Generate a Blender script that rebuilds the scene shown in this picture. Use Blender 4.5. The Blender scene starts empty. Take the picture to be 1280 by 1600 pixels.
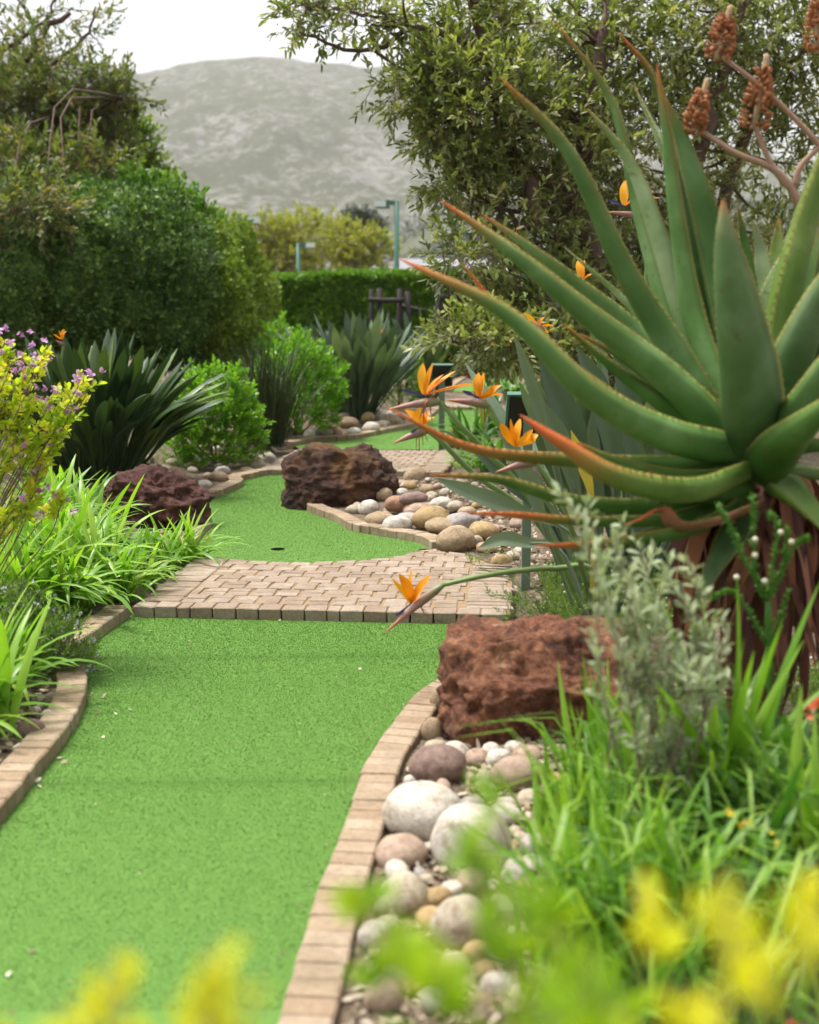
import bpy, bmesh, math, random
import numpy as np
from mathutils import Vector, Matrix, Euler

# ---------------------------------------------------------------- camera, sky, sun, exposure
SC = bpy.context.scene
COL = SC.collection
FPX, CX, CY, HOR, HCAM = 1867.0, 640.0, 800.0, 490.0, 1.35
PITCH = math.atan((CY - HOR) / FPX)
cam_d = bpy.data.cameras.new('camera'); cam = bpy.data.objects.new('camera', cam_d); COL.objects.link(cam)
cam.location = (0, 0, HCAM); cam.rotation_euler = (math.pi / 2 - PITCH, 0, 0)
cam_d.sensor_fit = 'VERTICAL'; cam_d.sensor_height = 36.0; cam_d.sensor_width = 28.8
cam_d.lens = FPX / 1600 * 36.0
cam_d.clip_start = 0.05; cam_d.clip_end = 12000
cam_d.dof.use_dof = True; cam_d.dof.focus_distance = 5.8; cam_d.dof.aperture_fstop = 2.3
SC.camera = cam

SUN_EL, SUN_AZ = math.radians(70), math.radians(-62)      # azimuth from +Y (view direction) towards +X
wd = bpy.data.worlds.new('World'); SC.world = wd; wd.use_nodes = True
wn = wd.node_tree; wn.nodes.clear()
sky = wn.nodes.new('ShaderNodeTexSky'); sky.sky_type = 'NISHITA'; sky.sun_disc = False
sky.sun_elevation = SUN_EL; sky.sun_rotation = SUN_AZ
sky.air_density = 1.0; sky.dust_density = 6.0; sky.ozone_density = 1.0
hs = wn.nodes.new('ShaderNodeHueSaturation'); hs.inputs['Saturation'].default_value = 0.22
bg = wn.nodes.new('ShaderNodeBackground'); bg.inputs['Strength'].default_value = 0.15
wo = wn.nodes.new('ShaderNodeOutputWorld')
wn.links.new(sky.outputs[0], hs.inputs['Color']); wn.links.new(hs.outputs[0], bg.inputs['Color']); wn.links.new(bg.outputs[0], wo.inputs['Surface'])
sd = bpy.data.lights.new('sun', 'SUN'); sun = bpy.data.objects.new('sun', sd); COL.objects.link(sun)
sd.energy = 2.0; sd.angle = math.radians(15); sd.color = (1.0, 0.95, 0.87)
sdir = Vector((math.sin(SUN_AZ) * math.cos(SUN_EL), math.cos(SUN_AZ) * math.cos(SUN_EL), math.sin(SUN_EL)))
sun.rotation_euler = sdir.to_track_quat('Z', 'Y').to_euler(); sun.location = (0, 0, 30)
SC.view_settings.view_transform = 'Standard'; SC.view_settings.look = 'None'
SC.view_settings.exposure = 1.0; SC.view_settings.gamma = 1.0
SC.cycles.use_denoising = True
SC.cycles.max_bounces = 6; SC.cycles.diffuse_bounces = 4; SC.cycles.glossy_bounces = 2
SC.cycles.transmission_bounces = 4; SC.cycles.transparent_max_bounces = 6; SC.cycles.volume_bounces = 1

# ---------------------------------------------------------------- helpers
RNG = np.random.default_rng(7); random.seed(7)
cp, sp_ = math.cos(PITCH), math.sin(PITCH)
def ray(x, y):
    a, b = (x - CX) / FPX, (CY - y) / FPX
    return np.array([a, cp + b * sp_, -sp_ + b * cp])
def P(x, y, Y):                      # point on the line of sight at distance Y
    d = ray(x, y); t = Y / d[1]
    return np.array([d[0] * t, Y, HCAM + d[2] * t])
def G(x, y, z=0.0):                  # point on the plane z
    d = ray(x, y); t = (z - HCAM) / d[2]
    return np.array([d[0] * t, d[1] * t, z])

def h3(ix, iy, iz, s):
    h = (ix * 374761393 + iy * 668265263 + iz * 1440662683 + s * 974634777) & 0xffffffff
    h = ((h ^ (h >> 13)) * 1274126177) & 0xffffffff
    h = ((h ^ (h >> 15)) * 2246822519) & 0xffffffff
    return ((h ^ (h >> 16)) & 0xffffff) / float(0xffffff)
def vnoise(p, s=0):
    p = np.asarray(p, float); i = np.floor(p).astype(np.int64); f = p - i; f = f * f * (3 - 2 * f)
    r = 0
    for dx in (0, 1):
        for dy in (0, 1):
            for dz in (0, 1):
                w = (f[:, 0] if dx else 1 - f[:, 0]) * (f[:, 1] if dy else 1 - f[:, 1]) * (f[:, 2] if dz else 1 - f[:, 2])
                r = r + w * h3(i[:, 0] + dx, i[:, 1] + dy, i[:, 2] + dz, s)
    return r * 2 - 1
def fbm(p, s=0, o=4, ridge=False):
    p = np.asarray(p, float); a, r = 1.0, 0
    for k in range(o):
        n = vnoise(p * 2 ** k + 17.3 * k, s + k)
        r = r + a * ((1 - 2 * np.abs(n)) if ridge else n); a *= 0.5
    return r

def mesh_np(name, V, F, mat=None, attrs=None, flat=False):
    V = np.asarray(V, np.float32); Fs = [np.asarray(f, np.int32) for f in (F if isinstance(F, list) else [F]) if len(f)]
    me = bpy.data.meshes.new(name)
    me.vertices.add(len(V)); me.vertices.foreach_set('co', V.ravel())
    me.loops.add(sum(f.size for f in Fs)); me.polygons.add(sum(len(f) for f in Fs))
    me.loops.foreach_set('vertex_index', np.concatenate([f.ravel() for f in Fs]))
    st, c = [], 0
    for f in Fs:
        st.append(c + np.arange(len(f)) * f.shape[1]); c += f.size
    me.polygons.foreach_set('loop_start', np.concatenate(st).astype(np.int32))
    for k, v in (attrs or {}).items():
        me.attributes.new(k, 'FLOAT', 'POINT').data.foreach_set('value', np.asarray(v, np.float32))
    me.update(calc_edges=True)
    if flat: me.shade_flat()
    if mat: me.materials.append(mat)
    return me
def link(name, data, parent=None, loc=None, rot=None, scale=None, color=None):
    o = bpy.data.objects.new(name, data); COL.objects.link(o)
    if loc is not None: o.location = loc
    if rot is not None: o.rotation_euler = rot
    if scale is not None: o.scale = scale if hasattr(scale, '__len__') else (scale,) * 3
    if color is not None: o.color = (*color, 1)
    if parent is not None:
        o.parent = parent; o.matrix_parent_inverse = Matrix.Translation(-Vector(parent.location))
    return o
def tag(o, label=None, cat=None, group=None, kind=None):
    if label: o['label'] = label
    if cat: o['category'] = cat
    if group: o['group'] = group
    if kind: o['kind'] = kind
    return o
def thing(name, loc, label, cat, group=None):
    return tag(link(name, None, loc=Vector([float(c) for c in loc])), label, cat, group)

class MB:                            # collects shapes that make ONE mesh
    def __init__(s): s.V = []; s.F3 = []; s.F4 = []; s.A = []; s.n = 0
    def add(s, V, F4=None, F3=None, a=0.0):
        V = np.asarray(V, float).reshape(-1, 3)
        if F4 is not None and len(F4): s.F4.append(np.asarray(F4, int).reshape(-1, 4) + s.n)
        if F3 is not None and len(F3): s.F3.append(np.asarray(F3, int).reshape(-1, 3) + s.n)
        s.V.append(V); s.A.append(np.broadcast_to(np.asarray(a, float), (len(V),))); s.n += len(V)
    def mesh(s, name, mat, flat=False):
        F = []
        if s.F4: F.append(np.concatenate(s.F4))
        if s.F3: F.append(np.concatenate(s.F3))
        return mesh_np(name, np.concatenate(s.V), F, mat, {'rnd': np.concatenate(s.A)}, flat)
    def build(s, name, mat, parent=None, flat=False): return link(name, s.mesh(name, mat, flat), parent)
    def tube(s, pts, rad, n=6, a=0.0, cap=True):
        pts = np.asarray(pts, float); m = len(pts); rad = np.broadcast_to(np.asarray(rad, float), (m,))
        T = np.gradient(pts, axis=0); T /= np.linalg.norm(T, axis=1)[:, None] + 1e-9
        u = np.cross(T[0], [0.31, 0.2, 0.93]); u /= np.linalg.norm(u) + 1e-9
        an = np.arange(n) * 2 * math.pi / n; V = []
        for i in range(m):
            u = u - T[i] * u.dot(T[i]); u /= np.linalg.norm(u) + 1e-9; w = np.cross(T[i], u)
            V.append(pts[i] + rad[i] * (np.cos(an)[:, None] * u + np.sin(an)[:, None] * w))
        V = np.concatenate(V); F = []
        for i in range(m - 1):
            for j in range(n):
                k = (j + 1) % n; F.append((i * n + j, i * n + k, (i + 1) * n + k, (i + 1) * n + j))
        F3 = []
        if cap:
            V = np.vstack([V, pts[0], pts[-1]])
            for j in range(n):
                k = (j + 1) % n; F3 += [(k, j, m * n), ((m - 1) * n + j, (m - 1) * n + k, m * n + 1)]
        s.add(V, F, F3, a); return s
    def box(s, c, d, R=None, a=0.0):
        V = np.array([(x, y, z) for x in (-1, 1) for y in (-1, 1) for z in (-1, 1)], float) * np.asarray(d, float) / 2
        if R is not None: V = V @ np.asarray(R).T
        s.add(V + np.asarray(c, float), [(0, 1, 3, 2), (4, 6, 7, 5), (0, 4, 5, 1), (2, 3, 7, 6), (0, 2, 6, 4), (1, 5, 7, 3)], None, a); return s
    def ribbon(s, pts, width, side, fold=0.25, a=0.0, n_across=3):
        # folded blade along pts; side = sideways direction(s); fold lifts the edges along the normal
        pts = np.asarray(pts, float); m = len(pts); w = np.asarray(width, float)
        T = np.gradient(pts, axis=0); T /= np.linalg.norm(T, axis=1)[:, None] + 1e-9
        S = np.broadcast_to(np.asarray(side, float), (m, 3)); S = S - T * (S * T).sum(1)[:, None]; S /= np.linalg.norm(S, axis=1)[:, None] + 1e-9
        N = np.cross(S, T); q = np.linspace(-1, 1, n_across)
        V = pts[:, None] + (S[:, None] * q[None, :, None] + N[:, None] * (fold * np.abs(q))[None, :, None]) * (w / 2)[:, None, None]
        F = [(i * n_across + j, i * n_across + j + 1, (i + 1) * n_across + j + 1, (i + 1) * n_across + j) for i in range(m - 1) for j in range(n_across - 1)]
        s.add(V.reshape(-1, 3), F, None, a); return s

def bez(p, n=12):                    # smooth curve through control points (Catmull-Rom)
    p = np.asarray(p, float)
    if len(p) == 2: return p[0] + (p[1] - p[0]) * np.linspace(0, 1, n)[:, None]
    q = np.vstack([2 * p[0] - p[1], p, 2 * p[-1] - p[-2]]); out = []
    for t in np.linspace(0, len(p) - 1 - 1e-6, n):
        i = int(t); f = t - i; a, b, c, d = q[i:i + 4]
        out.append(0.5 * (2 * b + (c - a) * f + (2 * a - 5 * b + 4 * c - d) * f * f + (3 * b - a - 3 * c + d) * f ** 3))
    return np.array(out)

def rotm(d, roll):                   # batch of frames whose X axis is d
    d = d / (np.linalg.norm(d, axis=1)[:, None] + 1e-9)
    up = np.where(np.abs(d[:, 2:3]) > 0.95, np.array([[1.0, 0, 0]]), np.array([[0, 0, 1.0]]))
    s = np.cross(up, d); s /= np.linalg.norm(s, axis=1)[:, None] + 1e-9
    n = np.cross(d, s); c, q = np.cos(roll)[:, None], np.sin(roll)[:, None]
    s2 = s * c + n * q; n2 = n * c - s * q
    return np.stack([d, s2, n2], axis=2)
LEAF4 = (np.array([(0, 0, 0), (.45, .5, .12), (1, 0, -.05), (.45, -.5, .12)]), np.zeros((0, 4), int), np.array([(0, 2, 1), (0, 3, 2)]))
LEAF6 = (np.array([(0, 0, 0), (.3, .5, .07), (.3, -.5, .07), (.7, .42, .02), (.7, -.42, .02), (1, 0, -.1)]), np.array([(1, 2, 4, 3)]), np.array([(0, 2, 1), (3, 4, 5)]))
LEAF8 = (np.array([(0, 0, 0), (.25, .42, .1), (.25, 0, 0), (.25, -.42, .1), (.65, .5, .08), (.65, 0, -.02), (.65, -.5, .08), (1, 0, -.12)]),
         np.array([(1, 2, 5, 4), (2, 3, 6, 5)]), np.array([(0, 2, 1), (0, 3, 2), (4, 5, 7), (5, 6, 7)]))
def leaves(mb, pos, d, L, W, roll=None, tpl=LEAF4, a=None):
    n = len(pos); L = np.broadcast_to(L, (n,)); W = np.broadcast_to(W, (n,))
    if roll is None: roll = RNG.uniform(-.9, .9, n)
    if a is None: a = RNG.random(n)
    R = rotm(d, roll); T, F4, F3 = tpl; k = len(T)
    loc = T[None] * np.stack([L, W, L * .6], 1)[:, None, :]
    V = np.einsum('nij,nkj->nki', R, loc) + pos[:, None]
    off = (np.arange(n) * k)[:, None, None]
    mb.add(V.reshape(-1, 3), (F4[None] + off).reshape(-1, 4) if len(F4) else None, (F3[None] + off).reshape(-1, 3), np.repeat(a, k))
def rdir(n, up=0.0):
    d = RNG.normal(size=(n, 3)); d /= np.linalg.norm(d, axis=1)[:, None]; d[:, 2] += up
    return d / np.linalg.norm(d, axis=1)[:, None]

# ---------------------------------------------------------------- materials
def nodes(name):
    m = bpy.data.materials.new(name); m.use_nodes = True; t = m.node_tree
    b = t.nodes['Principled BSDF']; return m, t, b
def N(t, typ, **kw):
    n = t.nodes.new(typ)
    for k, v in kw.items():
        if k.startswith('i_'):
            n.inputs[int(k[2:]) if k[2:].isdigit() else k[2:].replace('_', ' ')].default_value = v
        else: setattr(n, k, v)
    return n
def ramp(t, src, stops):
    r = N(t, 'ShaderNodeValToRGB'); e = r.color_ramp.elements
    while len(e) > 1: e.remove(e[-1])
    e[0].position = stops[0][0]; e[0].color = (*stops[0][1], 1)
    for p, c in stops[1:]:
        q = e.new(p); q.color = (*c, 1)
    t.links.new(src, r.inputs[0]); return r.outputs[0]
def noise(t, scale, detail=4, rough=.6, vec=None, dist=0.0):
    n = N(t, 'ShaderNodeTexNoise'); n.inputs['Scale'].default_value = scale; n.inputs['Detail'].default_value = detail
    n.inputs['Roughness'].default_value = rough; n.inputs['Distortion'].default_value = dist
    if vec is not None: t.links.new(vec, n.inputs['Vector'])
    return n.outputs[0]
def mixc(t, f, a, b, mode='MIX'):
    m = N(t, 'ShaderNodeMix', data_type='RGBA', blend_type=mode)
    for s, v in ((m.inputs[0], f), (m.inputs[6], a), (m.inputs[7], b)):
        if hasattr(v, 'is_linked'): t.links.new(v, s)
        elif isinstance(v, (int, float)): s.default_value = v
        else: s.default_value = (*v, 1)
    return m.outputs[2]
def bump(t, b, h, strength=.5, dist=.01):
    n = N(t, 'ShaderNodeBump'); n.inputs['Strength'].default_value = strength; n.inputs['Distance'].default_value = dist
    t.links.new(h, n.inputs['Height']); t.links.new(n.outputs[0], b.inputs['Normal']); return n
def geo(t): return N(t, 'ShaderNodeNewGeometry').outputs['Position']
def objc(t): return N(t, 'ShaderNodeTexCoord').outputs['Object']
def attr(t, n): return N(t, 'ShaderNodeAttribute', attribute_name=n).outputs['Fac']
def orand(t): return N(t, 'ShaderNodeObjectInfo').outputs['Random']

def leaf_mat(name, stops, rough=.45, trans=.3, tcol=None, by='rnd', veins=0.0, spec=.4):
    m, t, b = nodes(name)
    src = attr(t, 'rnd') if by == 'rnd' else orand(t)
    c = ramp(t, src, stops)
    n = noise(t, 9.0, 3, vec=geo(t)); c = mixc(t, .35, c, mixc(t, n, (.35, .4, .3), (1.5, 1.5, 1.4)), 'MULTIPLY')
    t.links.new(c, b.inputs['Base Color']); b.inputs['Roughness'].default_value = rough; b.inputs['Specular IOR Level'].default_value = spec
    tr = N(t, 'ShaderNodeBsdfTranslucent'); tc = mixc(t, 1.0, c, tcol or (1.25, 1.35, .55), 'MULTIPLY'); t.links.new(tc, tr.inputs[0])
    mx = N(t, 'ShaderNodeMixShader'); mx.inputs[0].default_value = trans
    t.links.new(b.outputs[0], mx.inputs[1]); t.links.new(tr.outputs[0], mx.inputs[2])
    t.links.new(mx.outputs[0], t.nodes['Material Output'].inputs['Surface']); return m
def plain(name, col, rough=.6, metal=0.0, nscale=0, nval=.3, bscale=0, bstr=.3):
    m, t, b = nodes(name); b.inputs['Roughness'].default_value = rough; b.inputs['Metallic'].default_value = metal
    c = None
    if nscale:
        n = noise(t, nscale, 4, vec=geo(t)); c = mixc(t, n, tuple(x * (1 - nval) for x in col), tuple(min(1, x * (1 + nval)) for x in col))
        t.links.new(c, b.inputs['Base Color'])
    else: b.inputs['Base Color'].default_value = (*col, 1)
    if bscale: bump(t, b, noise(t, bscale, 5, vec=geo(t)), bstr, .01)
    return m

def m_turf():
    m, t, b = nodes('turf'); g = geo(t)
    big = noise(t, 1.1, 5, .7, vec=g, dist=.4); mid = noise(t, 60, 3, .7, vec=g); fine = noise(t, 170, 3, .8, vec=g)
    c = mixc(t, big, (.074, .160, .031), (.096, .198, .039))
    c = mixc(t, mixc(t, fine, (0, 0, 0), (1, 1, 1)), c, mixc(t, 1.0, c, (1.6, 1.45, 1.7), 'MULTIPLY'))
    c = mixc(t, .3, c, ramp(t, fine, [(.25, (.35, .4, .3)), (.55, (1.0, 1.0, 1.0)), (.75, (1.6, 1.5, 1.7))]), 'MULTIPLY')
    c = mixc(t, .16, c, ramp(t, mid, [(.3, (.5, .55, .45)), (.7, (1.4, 1.35, 1.4))]), 'MULTIPLY')
    # worn joins between the strips of the carpet
    s = N(t, 'ShaderNodeSeparateXYZ'); t.links.new(g, s.inputs[0])
    for y0 in (3.33, 4.62):
        wob = N(t, 'ShaderNodeMath', operation='MULTIPLY_ADD'); t.links.new(s.outputs[0], wob.inputs[0]); wob.inputs[1].default_value = .03; wob.inputs[2].default_value = y0
        d = N(t, 'ShaderNodeMath', operation='SUBTRACT'); t.links.new(s.outputs[1], d.inputs[0]); t.links.new(wob.outputs[0], d.inputs[1])
        ab = N(t, 'ShaderNodeMath', operation='ABSOLUTE'); t.links.new(d.outputs[0], ab.inputs[0])
        f = ramp(t, ab.outputs[0], [(0, (.72, .74, .72)), (.012, (.85, .86, .85)), (.07, (1, 1, 1))])
        c = mixc(t, 1.0, c, f, 'MULTIPLY')
    t.links.new(c, b.inputs['Base Color']); b.inputs['Roughness'].default_value = .75; b.inputs['Specular IOR Level'].default_value = .08
    b.inputs['Sheen Weight'].default_value = .0; b.inputs['Sheen Tint'].default_value = (.7, 1, .6, 1)
    bump(t, b, fine, .35, .008); return m
def m_brick(name, c1, c2, c3):
    m, t, b = nodes(name); r = orand(t); g = geo(t)
    c = ramp(t, r, [(0, c1), (.5, c2), (1, c3)])
    n = noise(t, 55, 5, .75, vec=g); n2 = noise(t, 9, 4, .6, vec=g)
    c = mixc(t, .6, c, ramp(t, n, [(.3, (.55, .5, .45)), (.5, (1, 1, 1)), (.72, (1.25, 1.22, 1.2))]), 'MULTIPLY')
    c = mixc(t, .5, c, ramp(t, n2, [(.3, (.7, .62, .52)), (.6, (1.1, 1.1, 1.1))]), 'MULTIPLY')
    n4 = noise(t, 3.1, 4, .65, vec=g, dist=.5); c = mixc(t, ramp(t, n4, [(.52, (0, 0, 0)), (.72, (.55, .55, .55))]), c, (.15, .12, .075))
    t.links.new(c, b.inputs['Base Color']); b.inputs['Roughness'].default_value = .9
    bump(t, b, n, .8, .012); return m
def m_stone():
    m, t, b = nodes('river_stone'); oi = N(t, 'ShaderNodeObjectInfo'); o = objc(t)
    wv = N(t, 'ShaderNodeVectorMath', operation='ADD'); t.links.new(o, wv.inputs[0])
    cv = N(t, 'ShaderNodeCombineXYZ'); mm = N(t, 'ShaderNodeMath', operation='MULTIPLY'); mm.inputs[1].default_value = 40; t.links.new(oi.outputs['Random'], mm.inputs[0])
    t.links.new(mm.outputs[0], cv.inputs[0]); t.links.new(mm.outputs[0], cv.inputs[2]); t.links.new(cv.outputs[0], wv.inputs[1]); v = wv.outputs[0]
    n1 = noise(t, 1.6, 4, .6, vec=v, dist=.8); n2 = noise(t, 11, 5, .7, vec=v)
    c = mixc(t, 1.0, oi.outputs['Color'], ramp(t, n1, [(.3, (.62, .52, .42)), (.5, (1, 1, 1)), (.68, (1.15, 1.12, 1.05))]), 'MULTIPLY')
    c = mixc(t, .5, c, ramp(t, n2, [(.32, (.5, .45, .4)), (.55, (1.05, 1.05, 1.05))]), 'MULTIPLY')
    n3 = noise(t, 2.6, 2, .4, vec=v, dist=2.2); c = mixc(t, .55, c, ramp(t, n3, [(.46, (1, 1, 1)), (.495, (1.25, 1.22, 1.15)), (.53, (1, 1, 1)), (.62, (.72, .66, .58))]), 'MULTIPLY')
    t.links.new(c, b.inputs['Base Color']); b.inputs['Roughness'].default_value = .65; bump(t, b, n2, .35, .06); return m
def m_rock(name, cols, moss=0):
    m, t, b = nodes(name); g = geo(t)
    n1 = noise(t, 9, 6, .7, vec=g, dist=.8); n2 = noise(t, 52, 6, .8, vec=g); n3 = noise(t, 3.2, 3, .5, vec=g)
    c = ramp(t, n1, [(.28, cols[0]), (.45, cols[1]), (.58, cols[2]), (.72, cols[3])])
    c = mixc(t, .9, c, ramp(t, n2, [(.33, (.22, .18, .16)), (.5, (.95, .93, .92)), (.66, (1.8, 1.7, 1.6))]), 'MULTIPLY')
    if moss: c = mixc(t, ramp(t, n3, [(.5, (0, 0, 0)), (.66, (.6, .6, .6))]), c, (.19, .09, .018))
    t.links.new(c, b.inputs['Base Color']); b.inputs['Roughness'].default_value = .85
    ad = N(t, 'ShaderNodeMath', operation='MULTIPLY_ADD'); t.links.new(n1, ad.inputs[0]); ad.inputs[1].default_value = 1.2; t.links.new(n2, ad.inputs[2])
    bump(t, b, ad.outputs[0], 1.0, .03); return m
def m_ground():
    m, t, b = nodes('soil'); g = geo(t)
    n = noise(t, 30, 6, .75, vec=g); n2 = noise(t, 2.2, 3, vec=g); n3 = noise(t, 90, 4, .7, vec=g)
    c = ramp(t, n, [(.3, (.05, .033, .02)), (.48, (.13, .09, .06)), (.6, (.24, .18, .13)), (.72, (.38, .31, .24))])
    c = mixc(t, n2, c, mixc(t, 1.0, c, (.75, .8, .6), 'MULTIPLY'))
    t.links.new(c, b.inputs['Base Color']); b.inputs['Roughness'].default_value = .95; bump(t, b, n3, .8, .02); return m
def m_mountain():
    m, t, b = nodes('mountainside'); g = geo(t)
    s = N(t, 'ShaderNodeMapping'); t.links.new(g, s.inputs[0]); s.inputs['Scale'].default_value = (1, .6, 1.4)
    n1 = noise(t, .0075, 5, .6, vec=s.outputs[0]); n2 = noise(t, .07, 8, .8, vec=s.outputs[0]); n3 = noise(t, .0032, 4, .6, vec=g)
    veg = mixc(t, n2, (.018, .027, .011), (.062, .074, .03)); veg = mixc(t, n3, veg, (.05, .056, .026))
    rock = mixc(t, n2, (.10, .098, .092), (.27, .26, .25))
    ad = N(t, 'ShaderNodeMath', operation='MULTIPLY_ADD'); t.links.new(n2, ad.inputs[0]); ad.inputs[1].default_value = 1.25; hn = N(t, 'ShaderNodeMath', operation='MULTIPLY'); t.links.new(n1, hn.inputs[0]); hn.inputs[1].default_value = .55; t.links.new(hn.outputs[0], ad.inputs[2])
    c = mixc(t, ramp(t, ad.outputs[0], [(.90, (0, 0, 0)), (1.0, (.75, .75, .75))]), veg, rock)
    t.links.new(c, b.inputs['Base Color']); b.inputs['Roughness'].default_value = 1.0; b.inputs['Specular IOR Level'].default_value = 0; return m

M = {}
M['turf'] = m_turf()
M['brick'] = m_brick('paver', (.26, .19, .135), (.30, .232, .172), (.345, .28, .218))
M['kerb'] = m_brick('kerb_paver', (.30, .215, .135), (.345, .258, .172), (.39, .305, .215))
M['sand'] = plain('jointing_sand', (.26, .18, .095), .95, nscale=40, nval=.5, bscale=200, bstr=.6)
M['stone'] = m_stone()
M['rock_red'] = m_rock('red_laterite', [(.05, .017, .008), (.19, .066, .029), (.33, .135, .062), (.48, .28, .165)])
M['rock_dark'] = m_rock('dark_laterite', [(.014, .006, .004), (.045, .017, .010), (.09, .034, .017), (.17, .08, .03)], 1)
M['soil'] = m_ground(); M['mountain'] = m_mountain()
g1 = lambda a, b, c: [(0, a), (.5, b), (1, c)]
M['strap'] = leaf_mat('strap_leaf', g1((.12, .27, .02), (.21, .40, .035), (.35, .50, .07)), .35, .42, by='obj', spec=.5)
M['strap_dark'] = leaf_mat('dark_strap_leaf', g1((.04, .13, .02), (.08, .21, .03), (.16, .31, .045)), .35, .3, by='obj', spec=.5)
M['strel_dark'] = leaf_mat('dark_banana_leaf', g1((.022, .048, .018), (.04, .08, .028), (.12, .18, .04)), .42, .15, by='obj', spec=.45)
M['strel_blue'] = leaf_mat('blue_green_banana_leaf', g1((.06, .095, .06), (.10, .15, .095), (.19, .25, .16)), .45, .15, by='obj', spec=.45)
M['hedge_dark'] = leaf_mat('dark_hedge_leaf', [(0, (.03, .075, .015)), (.45, (.08, .165, .032)), (.8, (.16, .27, .055)), (1, (.28, .38, .10))], .5, .22)
M['hedge_mid'] = leaf_mat('mid_hedge_leaf', g1((.08, .16, .018), (.19, .29, .03), (.33, .40, .05)), .5, .28)
M['hedge_bright'] = leaf_mat('bright_hedge_leaf', g1((.05, .14, .01), (.10, .23, .015), (.2, .33, .03)), .45, .35)
M['yellow_tree'] = leaf_mat('yellow_green_leaf', g1((.17, .22, .03), (.28, .30, .045), (.4, .38, .07)), .6, .35)
M['pine'] = leaf_mat('dark_needle', g1((.02, .035, .02), (.035, .055, .03), (.05, .075, .04)), .7, .1)
M['tree'] = leaf_mat('olive_tree_leaf', [(0, (.05, .08, .02)), (.35, (.16, .205, .055)), (.7, (.32, .35, .125)), (.95, (.46, .46, .24)), (.975, (.45, .24, .04)), (1, (.48, .26, .04))], .4, .35, spec=.6)
M['tree2'] = leaf_mat('brownish_tree_leaf', [(0, (.055, .085, .025)), (.45, (.12, .165, .045)), (.7, (.19, .205, .07)), (1, (.32, .21, .10))], .5, .38)
M['shrub'] = leaf_mat('bright_shrub_leaf', g1((.09, .23, .015), (.16, .36, .02), (.27, .46, .04)), .4, .4)
M['reed'] = leaf_mat('reed', g1((.03, .05, .012), (.055, .085, .02), (.10, .12, .04)), .6, .1)
M['grey_shrub'] = leaf_mat('silver_leaf', g1((.26, .33, .18), (.36, .42, .25), (.52, .56, .38)), .6, .3, tcol=(1.1, 1.15, .8))
M['fg_leaf'] = leaf_mat('lime_leaf', g1((.15, .33, .01), (.26, .44, .012), (.42, .54, .015)), .4, .5, tcol=(1.2, 1.2, .3))
M['fg_yellow'] = leaf_mat('yellow_leaf', g1((.50, .56, .01), (.66, .68, .012), (.78, .74, .03)), .4, .5, tcol=(1.2, 1.15, .3))
M['poly_leaf'] = leaf_mat('yellow_green_small_leaf', g1((.28, .45, .03), (.50, .58, .05), (.66, .50, .06)), .45, .5)
M['purple'] = leaf_mat('purple_petal', g1((.42, .18, .44), (.56, .30, .56), (.68, .46, .64)), .5, .3, tcol=(1.1, 1, 1.15))
M['lilac'] = leaf_mat('lilac_petal', g1((.5, .45, .65), (.6, .55, .72), (.72, .68, .8)), .5, .3, tcol=(1, 1, 1.1))
M['cream'] = leaf_mat('cream_bud', g1((.55, .5, .36), (.65, .6, .46), (.74, .7, .58)), .6, .2, tcol=(1, 1, .9))
M['coral'] = leaf_mat('coral_petal', g1((.62, .12, .05), (.72, .18, .08), (.8, .3, .15)), .45, .3, tcol=(1.1, .9, .8))
M['yellow_flower'] = leaf_mat('yellow_petal', g1((.7, .55, .04), (.75, .62, .06), (.8, .72, .2)), .5, .3, tcol=(1.1, 1, .5))
M['fern'] = leaf_mat('fine_ground_leaf', g1((.06, .14, .015), (.12, .22, .025), (.24, .32, .05)), .5, .35)
M['orange'] = leaf_mat('orange_sepal', g1((.75, .24, .005), (.82, .33, .01), (.85, .42, .02)), .4, .35, tcol=(1.1, 1, .6), by='obj')
M['tongue'] = plain('blue_tongue', (.09, .08, .3), .4)
M['dry_petal'] = leaf_mat('dry_petal', g1((.3, .06, .02), (.4, .11, .03), (.45, .2, .08)), .7, .2, by='obj', tcol=(1, 1, 1))
M['twig'] = plain('twig_bark', (.16, .10, .07), .9, nscale=60, nval=.4)
M['bark'] = plain('bark', (.10, .062, .045), .95, nscale=14, nval=.6, bscale=40, bstr=.9)
M['bark_grey'] = plain('grey_bark', (.22, .17, .135), .9, nscale=25, nval=.4, bscale=60, bstr=.6)
M['stem'] = plain('green_stem', (.15, .24, .07), .5, nscale=30, nval=.25)
M['lamp_green'] = plain('green_paint', (.05, .16, .11), .5)
M['post_green'] = plain('grey_green_post', (.13, .19, .13), .55, nscale=20, nval=.2)
M['black'] = plain('black_panel', (.012, .014, .013), .8)
M['log'] = plain('creosoted_log', (.025, .018, .016), .8, nscale=30, nval=.4)
M['white'] = plain('white_render', (.72, .71, .69), .8, nscale=3, nval=.1)
M['glass'] = plain('pale_lens', (.65, .72, .68), .25)
M['roof'] = plain('grey_roof', (.22, .22, .235), .8, nscale=2, nval=.2)
M['thatch'] = plain('brown_roof', (.16, .12, .10), .95, nscale=4, nval=.3)
M['chip'] = leaf_mat('wood_chip', g1((.12, .08, .05), (.28, .21, .15), (.45, .38, .3)), .9, 0.0, by='rnd')
M['cup'] = plain('dark_cup', (.02, .02, .018), .5)

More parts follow.
